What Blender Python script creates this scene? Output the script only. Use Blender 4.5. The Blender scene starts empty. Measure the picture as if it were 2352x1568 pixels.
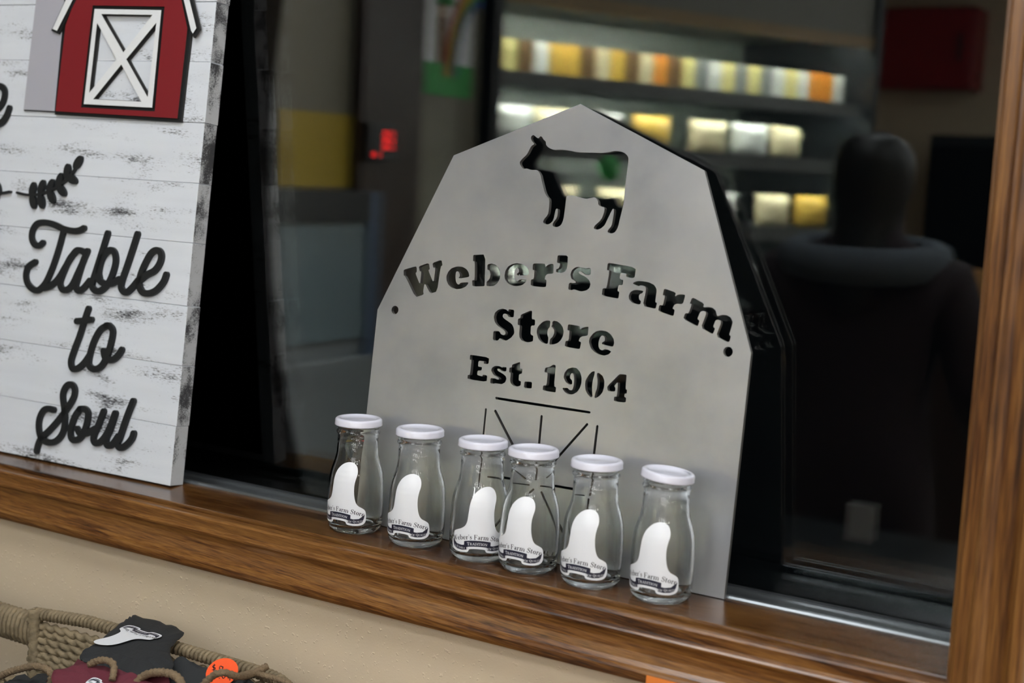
import bpy, bmesh, math, random
from mathutils import Vector, Matrix
from mathutils.geometry import tessellate_polygon
random.seed(7)
PI = math.pi
scene = bpy.context.scene
COL = scene.collection

# ------------------------------------------------------------------ camera
# metres; x along the window wall, y into the glass (glass pane at y=0, shop at y<0), z up (sill top at z=0)
FPX = 3267.0
CAM = Vector((0.4506, -1.2113, 0.3678))
YAW, PITCH, ROLL = 0.5442, 0.1223, 0.0503
fw = Vector((-math.sin(YAW)*math.cos(PITCH), math.cos(YAW)*math.cos(PITCH), -math.sin(PITCH)))
r0 = Vector((math.cos(YAW), math.sin(YAW), 0))
u0 = r0.cross(fw)
RT = math.cos(ROLL)*r0 + math.sin(ROLL)*u0
UP = math.cos(ROLL)*u0 - math.sin(ROLL)*r0
cd = bpy.data.cameras.new('camera')
cam = bpy.data.objects.new('camera', cd); COL.objects.link(cam)
cd.sensor_width = 36; cd.lens = 50.0; cd.clip_start = 0.02; cd.clip_end = 60
M = Matrix((RT, UP, -fw)).transposed().to_4x4(); M.translation = CAM
cam.matrix_world = M
cd.dof.use_dof = True; cd.dof.focus_distance = 1.40; cd.dof.aperture_fstop = 4.8
scene.camera = cam
scene.view_settings.view_transform = 'Standard'
scene.view_settings.look = 'None'
scene.view_settings.gamma = 1
scene.view_settings.use_curve_mapping = False
scene.view_settings.exposure = 0.0
scene.cycles.use_denoising = True
scene.cycles.max_bounces = 26
scene.cycles.transparent_max_bounces = 24
scene.cycles.transmission_bounces = 28
scene.cycles.glossy_bounces = 8
scene.cycles.diffuse_bounces = 5
scene.cycles.sample_clamp_indirect = 120.0

# world: night outside the window
w = bpy.data.worlds.new('night'); scene.world = w; w.use_nodes = True
w.node_tree.nodes['Background'].inputs[0].default_value = (0.35, 0.45, 0.6, 1)
w.node_tree.nodes['Background'].inputs[1].default_value = 0.002

LIGHT_POWER = 14.8      # emission of the ceiling diffusers
COOLER_POWER = 190.0     # emission of the cooler light strips

# ------------------------------------------------------------------ helpers
def ray(px, py):
    return fw + RT*((px-1176.0)/FPX) - UP*((py-784.0)/FPX)
def on_plane(px, py, p0, n):
    d = ray(px, py); return CAM + d*((Vector(p0)-CAM).dot(n)/d.dot(n))

def link(o, parent=None):
    COL.objects.link(o)
    if parent is not None: o.parent = parent
    return o
def tag(o, label, cat, group=None):
    o['label'] = label; o['category'] = cat
    if group: o['group'] = group
    return o
def struct(o, label=None):
    o['kind'] = 'structure'
    if label: o['label'] = label
    return o
def empty(name, loc=(0,0,0), rot=(0,0,0), label=None, cat=None, group=None):
    o = bpy.data.objects.new(name, None); o.location = loc; o.rotation_euler = rot; link(o)
    if label: tag(o, label, cat, group)
    return o
def mesh_obj(name, verts, faces, mats, parent=None, smooth=False, midx=None):
    me = bpy.data.meshes.new(name)
    me.from_pydata([tuple(v) for v in verts], [], faces); me.update()
    for m in (mats if isinstance(mats, (list, tuple)) else [mats]): me.materials.append(m)
    if midx: me.polygons.foreach_set('material_index', midx)
    if smooth: me.polygons.foreach_set('use_smooth', [True]*len(me.polygons))
    return link(bpy.data.objects.new(name, me), parent)
def bm_obj(name, bm, mats, parent=None, smooth=False):
    me = bpy.data.meshes.new(name); bm.to_mesh(me); bm.free()
    for m in (mats if isinstance(mats, (list, tuple)) else [mats]): me.materials.append(m)
    if smooth: me.polygons.foreach_set('use_smooth', [True]*len(me.polygons))
    return link(bpy.data.objects.new(name, me), parent)
def box(name, lo, hi, mat, parent=None, bev=0.0, seg=2):
    bm = bmesh.new(); bmesh.ops.create_cube(bm, size=1)
    c = [(a+b)/2 for a, b in zip(lo, hi)]; s = [b-a for a, b in zip(lo, hi)]
    for v in bm.verts: v.co = Vector([c[i]+v.co[i]*s[i] for i in range(3)])
    if bev > 0: bmesh.ops.bevel(bm, geom=list(bm.edges), offset=bev, segments=seg, affect='EDGES', profile=0.5)
    return bm_obj(name, bm, mat, parent)
def lathe(name, prof, mat, parent=None, seg=64, closed=False, loc=None):
    vs, fs = [], []
    n = len(prof)
    for i in range(seg):
        a = 2*PI*i/seg; c, s = math.cos(a), math.sin(a)
        for r, z in prof: vs.append((r*c, r*s, z))
    for i in range(seg):
        j = (i+1) % seg
        for k in range(n if closed else n-1):
            l = (k+1) % n
            fs.append((i*n+k, j*n+k, j*n+l, i*n+l))
    bm = bmesh.new(); me = bpy.data.meshes.new('t'); me.from_pydata(vs, [], fs); bm.from_mesh(me); bpy.data.meshes.remove(me)
    bmesh.ops.remove_doubles(bm, verts=bm.verts, dist=1e-6)
    bmesh.ops.recalc_face_normals(bm, faces=bm.faces)
    o = bm_obj(name, bm, mat, parent, smooth=True)
    if loc: o.location = loc
    return o
def extrude_profile(name, prof, axis, a, b, mat, parent=None, smooth=False):  # a, b: end positions, or functions of the profile point for a mitred end
    """prof: closed loop of two coordinates, swept along axis 'x' (y,z) or 'z' (x,y) or 'y' (x,z)"""
    vs, fs = [], []; n = len(prof)
    for t in (a, b):
        for p, q in prof:
            e = t(p, q) if callable(t) else t
            vs.append({'x': (e, p, q), 'z': (p, q, e), 'y': (p, e, q)}[axis])
    for k in range(n): l = (k+1) % n; fs.append((k, l, n+l, n+k))
    tri = tessellate_polygon([[Vector((p, q, 0)) for p, q in prof]])
    for t in tri: fs.append(tuple(t)); fs.append(tuple(n+i for i in reversed(t)))
    bm = bmesh.new(); me = bpy.data.meshes.new('t'); me.from_pydata(vs, [], fs); bm.from_mesh(me); bpy.data.meshes.remove(me)
    bmesh.ops.recalc_face_normals(bm, faces=bm.faces)
    return bm_obj(name, bm, mat, parent, smooth)
def chaikin(pts, it=1, q=0.22, closed=True):
    for _ in range(it):
        out = []; n = len(pts)
        for i in range(n if closed else n-1):
            a, b = pts[i], pts[(i+1) % n]
            out.append((a[0]+(b[0]-a[0])*q, a[1]+(b[1]-a[1])*q)); out.append((b[0]+(a[0]-b[0])*q, b[1]+(a[1]-b[1])*q))
        if not closed: out = [pts[0]] + out + [pts[-1]]
        pts = out
    return pts
def area2(p): return sum(p[i][0]*p[(i+1) % len(p)][1]-p[(i+1) % len(p)][0]*p[i][1] for i in range(len(p)))
def ccw(p): return list(p) if area2(p) > 0 else list(reversed(p))
def slab2d(outer, holes, z0, z1):
    """solid plate from a 2D outline with holes: verts (x,y,z), faces, and 1 for the walls / 0 for the flats"""
    loops = [ccw(outer)] + [list(reversed(ccw(h))) for h in holes]
    flat = [p for l in loops for p in l]; n = len(flat)
    tri = tessellate_polygon([[Vector((p[0], p[1], 0)) for p in l] for l in loops])
    vs = [(p[0], p[1], z1) for p in flat] + [(p[0], p[1], z0) for p in flat]
    fs, mi = [], []
    for t in tri:
        a, b, c = (flat[i] for i in t)
        if (b[0]-a[0])*(c[1]-a[1])-(b[1]-a[1])*(c[0]-a[0]) < 0: t = (t[0], t[2], t[1])
        fs.append(tuple(t)); mi.append(0); fs.append((t[0]+n, t[2]+n, t[1]+n)); mi.append(0)
    s = 0
    for l in loops:
        k = len(l)
        for i in range(k):
            j = (i+1) % k; fs.append((s+i, s+i+n, s+j+n, s+j)); mi.append(1)
        s += k
    return vs, fs, mi
def catmull(pts, sub=8, closed=False):
    out = []; n = len(pts)
    for i in range(n if closed else n-1):
        g = lambda k: pts[k % n] if closed else pts[max(0, min(n-1, k))]
        p0, p1, p2, p3 = g(i-1), g(i), g(i+1), g(i+2)
        for s in range(sub):
            t = s/sub
            out.append(tuple(0.5*((2*p1[d])+(-p0[d]+p2[d])*t+(2*p0[d]-5*p1[d]+4*p2[d]-p3[d])*t*t+(-p0[d]+3*p1[d]-3*p2[d]+p3[d])*t**3) for d in range(len(p1))))
    if not closed: out.append(tuple(pts[-1]))
    return out
class Ink:
    """strokes and filled shapes collected in 2D, later given thickness or bent onto a surface"""
    def __init__(self): self.v = []; self.f = []; self.edge = []; self.k = 0
    def stroke(self, pts, w, sub=8, caps=True):
        if sub > 1 and len(pts) > 2: pts = catmull(pts, sub)
        n = len(pts); L, R = [], []
        for i, p in enumerate(pts):
            a = pts[max(0, i-1)]; b = pts[min(n-1, i+1)]
            dx, dy = b[0]-a[0], b[1]-a[1]; l = math.hypot(dx, dy) or 1
            ww = w(i/(n-1)) if callable(w) else w
            nx, ny = -dy/l*ww/2, dx/l*ww/2
            L.append((p[0]+nx, p[1]+ny)); R.append((p[0]-nx, p[1]-ny))
        if caps:
            def cap(c, a, m=5):
                v0 = math.atan2(a[1]-c[1], a[0]-c[0]); r = math.hypot(a[0]-c[0], a[1]-c[1])
                return [(c[0]+r*math.cos(v0-PI*k/(m+1)), c[1]+r*math.sin(v0-PI*k/(m+1))) for k in range(1, m+1)]
            end = cap(pts[-1], L[-1]); start = cap(pts[0], R[0])
        else: end, start = [], []
        b0 = len(self.v)
        self.v += L + R
        for i in range(n-1): self.f.append((b0+i, b0+n+i, b0+n+i+1, b0+i+1))
        ring = [b0+i for i in range(n)]
        if end:
            k = len(self.v); self.v += end; self.f.append(tuple([b0+n-1, b0+2*n-1] + [k+i for i in reversed(range(len(end)))])); ring += [k+i for i in range(len(end))]
        ring += [b0+n+i for i in reversed(range(n))]
        if start:
            k = len(self.v); self.v += start; self.f.append(tuple([b0+n, b0] + [k+i for i in reversed(range(len(start)))])); ring += [k+i for i in range(len(start))]
        self.edge.append(ring)
    def poly(self, pts):
        pts = ccw(pts); b0 = len(self.v); self.v += list(pts)
        for t in tessellate_polygon([[Vector((p[0], p[1], 0)) for p in pts]]):
            a, b, c = (pts[i] for i in t)
            if (b[0]-a[0])*(c[1]-a[1])-(b[1]-a[1])*(c[0]-a[0]) < 0: t = (t[0], t[2], t[1])
            self.f.append(tuple(b0+i for i in t))
        self.edge.append([b0+i for i in reversed(range(len(pts)))])
    def ellipse(self, c, a, b, ang, n=16):
        self.poly([(c[0]+a*math.cos(t)*math.cos(ang)-b*math.sin(t)*math.sin(ang), c[1]+a*math.cos(t)*math.sin(ang)+b*math.sin(t)*math.cos(ang)) for t in [2*PI*i/n for i in range(n)]])
    def solid(self, name, z0, z1, mats, parent=None, inset=0.0):
        n = len(self.v)
        step = [0]*n                                   # each stroke a hair above the last, so crossing strokes never share a plane
        for k, ring in enumerate(self.edge):
            for i in ring: step[i] = k
        vs = [(x, y, z1+3e-5*step[i]) for i, (x, y) in enumerate(self.v)] + [(x, y, z0) for x, y in self.v]
        fs = [tuple(f) for f in self.f]; mi = [0]*len(fs)
        fs += [tuple(i+n for i in reversed(f)) for f in self.f]; mi += [0]*len(self.f)
        for ring in self.edge:
            for i in range(len(ring)):
                a, b = ring[i], ring[(i+1) % len(ring)]
                fs.append((a, b, b+n, a+n)); mi.append(1)
        return mesh_obj(name, vs, fs, mats, parent, midx=mi if isinstance(mats, (list, tuple)) else None)
    def mapped(self, name, fn, mat, parent=None, cut=None):
        bm = bmesh.new(); vv = [bm.verts.new((x, y, 0)) for x, y in self.v]; bm.verts.ensure_lookup_table()
        for f in self.f:
            try: bm.faces.new([vv[i] for i in f])
            except ValueError: pass
        if cut:
            x0 = min(v[0] for v in self.v); x1 = max(v[0] for v in self.v); y0 = min(v[1] for v in self.v); y1 = max(v[1] for v in self.v)
            k = x0 + cut
            while k < x1:
                bmesh.ops.bisect_plane(bm, geom=list(bm.verts)+list(bm.edges)+list(bm.faces), plane_co=(k, 0, 0), plane_no=(1, 0, 0)); k += cut
            k = y0 + cut*1.5
            while k < y1:
                bmesh.ops.bisect_plane(bm, geom=list(bm.verts)+list(bm.edges)+list(bm.faces), plane_co=(0, k, 0), plane_no=(0, 1, 0)); k += cut*1.5
        for v in bm.verts: v.co = Vector(fn(v.co.x, v.co.y))
        return bm_obj(name, bm, mat, parent, smooth=True)
def rope(name, path, r, mat, parent=None, closed=False, lobes=3, pitch=0.02, depth=0.28, sides=12, step=0.003, fuzz=0.0):
    """twisted rope swept along a path of 3D points"""
    P = [Vector(p) for p in path]
    if closed: P = P + [P[0]]
    # resample
    Q = [P[0]]; acc = 0.0
    for a, b in zip(P, P[1:]):
        l = (b-a).length
        if l < 1e-9: continue
        m = max(1, int(round(l/step)))
        for k in range(1, m+1): Q.append(a.lerp(b, k/m))
    if closed: Q = Q[:-1]
    n = len(Q); vs, fs = [], []; s = 0.0
    up = Vector((0, 0, 1)); prev = None
    for i, p in enumerate(Q):
        a = Q[(i-1) % n] if closed else Q[max(0, i-1)]; b = Q[(i+1) % n] if closed else Q[min(n-1, i+1)]
        t = (b-a).normalized()
        ref = up if abs(t.z) < 0.9 else Vector((0, 1, 0))
        if prev is not None and not closed: ref = prev
        x = (ref - t*ref.dot(t)).normalized(); prev = x; y = t.cross(x)
        if i: s += (p-Q[i-1]).length
        for k in range(sides):
            th = 2*PI*k/sides
            rr = r*(1 - depth + depth*abs(math.cos(lobes/2*(th - 2*PI*s/pitch)))*1.15)
            if fuzz: rr *= 1+random.uniform(-fuzz, fuzz)
            vs.append(p + x*(rr*math.cos(th)) + y*(rr*math.sin(th)))
    for i in range(n if closed else n-1):
        j = (i+1) % n
        for k in range(sides):
            l = (k+1) % sides; fs.append((i*sides+k, i*sides+l, j*sides+l, j*sides+k))
    if not closed:
        fs.append(tuple(reversed(range(sides)))); fs.append(tuple((n-1)*sides+k for k in range(sides)))
    return mesh_obj(name, vs, fs, mat, parent, smooth=True)
def tube(name, path, r, mat, parent=None, sides=8, closed=False):
    return rope(name, path, r, mat, parent, closed=closed, lobes=2, pitch=1e9, depth=0.0, sides=sides, step=10)

# ------------------------------------------------------------------ materials
def new_mat(name):
    m = bpy.data.materials.new(name); m.use_nodes = True
    nt = m.node_tree; b = nt.nodes['Principled BSDF']; return m, nt, b
def N(nt, typ, **kw):
    n = nt.nodes.new(typ)
    for k, v in kw.items():
        if hasattr(n, k) and not k.startswith('i_'): setattr(n, k, v)
    return n
def plain(name, col, rough=0.5, metal=0.0, bump=0.0, bscale=200, spec=None, coat=0.0, var=0.0, vscale=20):
    m, nt, b = new_mat(name)
    b.inputs['Base Color'].default_value = (*col, 1); b.inputs['Roughness'].default_value = rough; b.inputs['Metallic'].default_value = metal
    if spec is not None: b.inputs['Specular IOR Level'].default_value = spec
    if coat: b.inputs['Coat Weight'].default_value = coat; b.inputs['Coat Roughness'].default_value = 0.08
    tc = N(nt, 'ShaderNodeTexCoord')
    if var:
        n = N(nt, 'ShaderNodeTexNoise'); n.inputs['Scale'].default_value = vscale; n.inputs['Detail'].default_value = 4
        nt.links.new(tc.outputs['Object'], n.inputs['Vector'])
        mx = N(nt, 'ShaderNodeMix', data_type='RGBA')
        mx.inputs['A'].default_value = (*[c*(1-var) for c in col], 1); mx.inputs['B'].default_value = (*[min(1, c*(1+var)) for c in col], 1)
        nt.links.new(n.outputs['Fac'], mx.inputs['Factor']); nt.links.new(mx.outputs['Result'], b.inputs['Base Color'])
    if bump:
        n = N(nt, 'ShaderNodeTexNoise'); n.inputs['Scale'].default_value = bscale; n.inputs['Detail'].default_value = 3
        nt.links.new(tc.outputs['Object'], n.inputs['Vector'])
        bp = N(nt, 'ShaderNodeBump'); bp.inputs['Strength'].default_value = bump; bp.inputs['Distance'].default_value = 0.002
        nt.links.new(n.outputs['Fac'], bp.inputs['Height']); nt.links.new(bp.outputs['Normal'], b.inputs['Normal'])
    return m
def emit(name, col, s):
    m = bpy.data.materials.new(name); m.use_nodes = True; nt = m.node_tree
    nt.nodes.remove(nt.nodes['Principled BSDF']); e = nt.nodes.new('ShaderNodeEmission')
    e.inputs[0].default_value = (*col, 1); e.inputs[1].default_value = s
    nt.links.new(e.outputs[0], nt.nodes['Material Output'].inputs[0]); return m
def ramp(nt, stops):
    r = N(nt, 'ShaderNodeValToRGB'); e = r.color_ramp.elements
    while len(e) < len(stops): e.new(0.5)
    for el, (p, c) in zip(e, stops): el.position = p; el.color = (*c, 1) if len(c) == 3 else c
    return r
def oak(name, axis, rough=0.32, dark=1.0, along=2.2, across=34):
    """stained oak, grain along one axis"""
    m, nt, b = new_mat(name)
    tc = N(nt, 'ShaderNodeTexCoord'); slant = N(nt, 'ShaderNodeMapping')
    if axis == 'x': slant.inputs['Rotation'].default_value = (0, math.radians(-3.5), 0)
    nt.links.new(tc.outputs['Object'], slant.inputs['Vector'])
    def stretched(a, l, detail, dist=0.0):
        mp = N(nt, 'ShaderNodeMapping'); sc = [a]*3; sc['xyz'.index(axis)] = l
        mp.inputs['Scale'].default_value = sc; nt.links.new(slant.outputs[0], mp.inputs['Vector'])
        n = N(nt, 'ShaderNodeTexNoise'); n.inputs['Scale'].default_value = 1.0; n.inputs['Detail'].default_value = detail; n.inputs['Distortion'].default_value = dist
        nt.links.new(mp.outputs[0], n.inputs['Vector']); return n
    n1 = stretched(across, along, 3, 0.6)
    mul = N(nt, 'ShaderNodeMath', operation='MULTIPLY'); mul.inputs[1].default_value = 15.0; nt.links.new(n1.outputs['Fac'], mul.inputs[0])
    sn = N(nt, 'ShaderNodeMath', operation='SINE'); nt.links.new(mul.outputs[0], sn.inputs[0])
    n2 = stretched(across*30, along*22, 2)
    n3 = stretched(across*9, along*5, 3)
    k = N(nt, 'ShaderNodeMath', operation='MULTIPLY_ADD'); k.inputs[1].default_value = 0.15; k.inputs[2].default_value = 0.5; nt.links.new(sn.outputs[0], k.inputs[0])
    def addn(prev, n, wgt):
        a = N(nt, 'ShaderNodeMath', operation='SUBTRACT'); a.inputs[1].default_value = 0.5; nt.links.new(n.outputs['Fac'], a.inputs[0])
        b_ = N(nt, 'ShaderNodeMath', operation='MULTIPLY_ADD'); b_.inputs[1].default_value = wgt; nt.links.new(a.outputs[0], b_.inputs[0]); nt.links.new(prev.outputs[0], b_.inputs[2]); return b_
    k2 = addn(addn(k, n2, 0.95), n3, 0.75)
    d = dark*0.72
    rp = ramp(nt, [(0.20, (0.030*d, 0.010*d, 0.004*d)), (0.38, (0.105*d, 0.036*d, 0.009*d)), (0.54, (0.21*d, 0.082*d, 0.019*d)), (0.80, (0.34*d, 0.152*d, 0.038*d))])
    nt.links.new(k2.outputs[0], rp.inputs['Fac']); nt.links.new(rp.outputs['Color'], b.inputs['Base Color'])
    b.inputs['Roughness'].default_value = rough; b.inputs['Coat Weight'].default_value = 0.35; b.inputs['Coat Roughness'].default_value = 0.18
    bp = N(nt, 'ShaderNodeBump'); bp.inputs['Strength'].default_value = 0.18; bp.inputs['Distance'].default_value = 0.001
    nt.links.new(n2.outputs['Fac'], bp.inputs['Height']); nt.links.new(bp.outputs['Normal'], b.inputs['Normal'])
    return m
def painted_wood(name, wear, base, ends=False):
    """white brushed paint rubbed through to black along the grain (local x)"""
    m, nt, b = new_mat(name)
    tc = N(nt, 'ShaderNodeTexCoord'); g = N(nt, 'ShaderNodeObjectInfo')
    off = N(nt, 'ShaderNodeVectorMath', operation='ADD')
    cmb = N(nt, 'ShaderNodeCombineXYZ'); rm = N(nt, 'ShaderNodeMath', operation='MULTIPLY'); rm.inputs[1].default_value = 37.0
    nt.links.new(g.outputs['Random'], rm.inputs[0]); nt.links.new(rm.outputs[0], cmb.inputs[0]); nt.links.new(rm.outputs[0], cmb.inputs[1])
    nt.links.new(tc.outputs['Object'], off.inputs[0]); nt.links.new(cmb.outputs[0], off.inputs[1])
    def noise(scale, detail, rough=0.6):
        mp = N(nt, 'ShaderNodeMapping'); mp.inputs['Scale'].default_value = scale
        nt.links.new(off.outputs[0], mp.inputs['Vector'])
        n = N(nt, 'ShaderNodeTexNoise'); n.inputs['Scale'].default_value = 1; n.inputs['Detail'].default_value = detail; n.inputs['Roughness'].default_value = rough
        nt.links.new(mp.outputs[0], n.inputs['Vector']); return n
    streak = noise((170, 1200, 400) if not ends else (500, 700, 1400), 3, 0.75)
    patch = noise((8, 34, 20) if not ends else (20, 24, 40), 3)
    tone = noise((5, 60, 20), 2)
    ad = N(nt, 'ShaderNodeMath', operation='MULTIPLY_ADD'); ad.inputs[1].default_value = 1.3; nt.links.new(patch.outputs['Fac'], ad.inputs[0]); nt.links.new(streak.outputs['Fac'], ad.inputs[2])
    rp = ramp(nt, [(0.0, (0, 0, 0)), (wear, (0, 0, 0)), (min(0.999, wear+0.05), (1, 1, 1))])
    dv = N(nt, 'ShaderNodeMath', operation='MULTIPLY'); dv.inputs[1].default_value = 0.5; nt.links.new(ad.outputs[0], dv.inputs[0]); nt.links.new(dv.outputs[0], rp.inputs['Fac'])
    paint = N(nt, 'ShaderNodeMix', data_type='RGBA'); paint.inputs['A'].default_value = (*[c*0.86 for c in base], 1); paint.inputs['B'].default_value = (*base, 1)
    nt.links.new(tone.outputs['Fac'], paint.inputs['Factor'])
    mx = N(nt, 'ShaderNodeMix', data_type='RGBA'); nt.links.new(paint.outputs['Result'], mx.inputs['A']); mx.inputs['B'].default_value = (0.045, 0.045, 0.05, 1)
    nt.links.new(rp.outputs['Color'], mx.inputs['Factor']); nt.links.new(mx.outputs['Result'], b.inputs['Base Color'])
    b.inputs['Roughness'].default_value = 0.55
    bp = N(nt, 'ShaderNodeBump'); bp.inputs['Strength'].default_value = 0.25; bp.inputs['Distance'].default_value = 0.0008
    nt.links.new(streak.outputs['Fac'], bp.inputs['Height']); nt.links.new(bp.outputs['Normal'], b.inputs['Normal'])
    return m
def brushed_steel(name):
    m, nt, b = new_mat(name)
    tc = N(nt, 'ShaderNodeTexCoord')
    n = N(nt, 'ShaderNodeTexNoise'); n.inputs['Scale'].default_value = 9; n.inputs['Detail'].default_value = 5; nt.links.new(tc.outputs['Object'], n.inputs['Vector'])
    mp = N(nt, 'ShaderNodeMapping'); mp.inputs['Scale'].default_value = (14, 900, 14); nt.links.new(tc.outputs['Object'], mp.inputs['Vector'])
    n2 = N(nt, 'ShaderNodeTexNoise'); n2.inputs['Scale'].default_value = 1; n2.inputs['Detail'].default_value = 2; nt.links.new(mp.outputs[0], n2.inputs['Vector'])
    rp = ramp(nt, [(0.30, (0.29, 0.305, 0.33)), (0.50, (0.37, 0.38, 0.398)), (0.70, (0.425, 0.43, 0.438))]); nt.links.new(n.outputs['Fac'], rp.inputs['Fac'])
    nt.links.new(rp.outputs['Color'], b.inputs['Base Color'])
    b.inputs['Metallic'].default_value = 0.62
    rr = N(nt, 'ShaderNodeMapRange'); rr.inputs['To Min'].default_value = 0.28; rr.inputs['To Max'].default_value = 0.40; nt.links.new(n.outputs['Fac'], rr.inputs['Value'])
    nt.links.new(rr.outputs[0], b.inputs['Roughness'])
    bp = N(nt, 'ShaderNodeBump'); bp.inputs['Strength'].default_value = 0.05; bp.inputs['Distance'].default_value = 0.0005; nt.links.new(n2.outputs['Fac'], bp.inputs['Height']); nt.links.new(bp.outputs['Normal'], b.inputs['Normal'])
    return m
def jar_glass(name):
    m = bpy.data.materials.new(name); m.use_nodes = True; nt = m.node_tree; nt.nodes.remove(nt.nodes['Principled BSDF'])
    g = N(nt, 'ShaderNodeBsdfGlass'); g.inputs['Color'].default_value = (0.992, 1.0, 0.997, 1); g.inputs['Roughness'].default_value = 0.0; g.inputs['IOR'].default_value = 1.47
    nt.links.new(g.outputs[0], nt.nodes['Material Output'].inputs[0]); return m
def pane_glass(name):
    """flat clear sheet: see-through with a Fresnel reflection at each face"""
    m = bpy.data.materials.new(name); m.use_nodes = True; nt = m.node_tree; nt.nodes.remove(nt.nodes['Principled BSDF'])
    fr = N(nt, 'ShaderNodeFresnel'); fr.inputs['IOR'].default_value = 1.52
    tr = N(nt, 'ShaderNodeBsdfTransparent'); tr.inputs[0].default_value = (0.95, 0.975, 0.965, 1)
    gl = N(nt, 'ShaderNodeBsdfGlossy'); gl.inputs['Roughness'].default_value = 0.0
    mx = N(nt, 'ShaderNodeMixShader'); nt.links.new(fr.outputs[0], mx.inputs[0]); nt.links.new(tr.outputs[0], mx.inputs[1]); nt.links.new(gl.outputs[0], mx.inputs[2])
    nt.links.new(mx.outputs[0], nt.nodes['Material Output'].inputs[0]); return m
def plaster(name, col):
    """orange-peel textured drywall paint"""
    m, nt, b = new_mat(name)
    tc = N(nt, 'ShaderNodeTexCoord')
    v = N(nt, 'ShaderNodeTexNoise'); v.inputs['Scale'].default_value = 240; v.inputs["Detail"].default_value = 1; nt.links.new(tc.outputs["Object"], v.inputs['Vector'])
    rp = ramp(nt, [(0.0, (0, 0, 0)), (0.67, (0, 0, 0)), (0.76, (1, 1, 1))]); nt.links.new(v.outputs['Fac'], rp.inputs['Fac'])
    f = N(nt, 'ShaderNodeTexNoise'); f.inputs['Scale'].default_value = 420; f.inputs['Detail'].default_value = 2; nt.links.new(tc.outputs['Object'], f.inputs['Vector'])
    ad = N(nt, 'ShaderNodeMath', operation='MULTIPLY_ADD'); ad.inputs[1].default_value = 0.25; nt.links.new(f.outputs['Fac'], ad.inputs[0]); nt.links.new(rp.outputs['Color'], ad.inputs[2])
    bp = N(nt, 'ShaderNodeBump'); bp.inputs['Strength'].default_value = 0.34; bp.inputs['Distance'].default_value = 0.0011; nt.links.new(ad.outputs[0], bp.inputs['Height']); nt.links.new(bp.outputs['Normal'], b.inputs['Normal'])
    b.inputs['Base Color'].default_value = (*col, 1); b.inputs['Roughness'].default_value = 0.55
    return m
OAK_X = oak('stained_oak_along', 'x'); OAK_Z = oak('stained_oak_upright', 'z', along=1.2, across=30); OAK_SILL = oak('stained_oak_sill', 'x', rough=0.24, dark=0.60, along=1.6, across=22)
WALLM = plaster('beige_plaster', (0.66, 0.545, 0.395)); CEIL = plain('ceiling_white', (0.62, 0.60, 0.55), 0.8); FLOORM = plain('floor_tile', (0.26, 0.22, 0.18), 0.35, var=0.15, vscale=3)
ALU = plain('grey_aluminium', (0.24, 0.26, 0.275), 0.26, metal=0.75, bump=0.05, bscale=60); GASKET = plain('rubber_gasket', (0.02, 0.022, 0.025), 0.6)
PANE = pane_glass('window_pane'); GLASS = jar_glass('clear_jar_glass'); LID = plain('white_enamel_lid', (0.70, 0.70, 0.80), 0.2, coat=0.6)
STEEL = brushed_steel('brushed_steel'); CUTEDGE = plain('cut_steel_edge', (0.20, 0.195, 0.19), 0.5, metal=0.8, bump=0.2, bscale=500)
PLANK = painted_wood('rubbed_white_paint', 0.655, (0.73, 0.77, 0.83)); PLANKEND = painted_wood('rubbed_plank_end', 0.57, (0.60, 0.62, 0.65), ends=True)
BLACKP = plain('black_painted_mdf', (0.0125, 0.014, 0.0155), 0.5, spec=0.35); REDP = plain('barn_red_paint', (0.20, 0.008, 0.014), 0.45); GREYP = plain('silo_grey_paint', (0.40, 0.40, 0.45), 0.5)
WHITEP = plain('white_painted_mdf', (0.74, 0.76, 0.78), 0.5, bump=0.1, bscale=300); CHAR = plain('charred_edge', (0.02, 0.018, 0.016), 0.7)
STICK = plain('white_vinyl', (0.80, 0.82, 0.86), 0.25); NAVY = plain('navy_ink', (0.018, 0.02, 0.04), 0.3); INK = plain('black_ink', (0.012, 0.012, 0.018), 0.3)
SEAGRASS = plain('seagrass', (0.24, 0.185, 0.11), 0.75, var=0.65, vscale=90, bump=0.4, bscale=500); TWINE = plain('jute_twine', (0.22, 0.155, 0.09), 0.9, var=0.3, vscale=200, bump=0.8, bscale=900)
POUCHB = plain('black_suede_paper', (0.017, 0.019, 0.021), 0.75, bump=0.15, bscale=400); POUCHR = plain('maroon_suede_paper', (0.125, 0.016, 0.03), 0.75, bump=0.15, bscale=400)
ORANGE = plain('fluorescent_orange_paper', (0.95, 0.10, 0.015), 0.5); ORANGEC = plain('orange_card', (0.78, 0.22, 0.035), 0.6)

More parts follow.
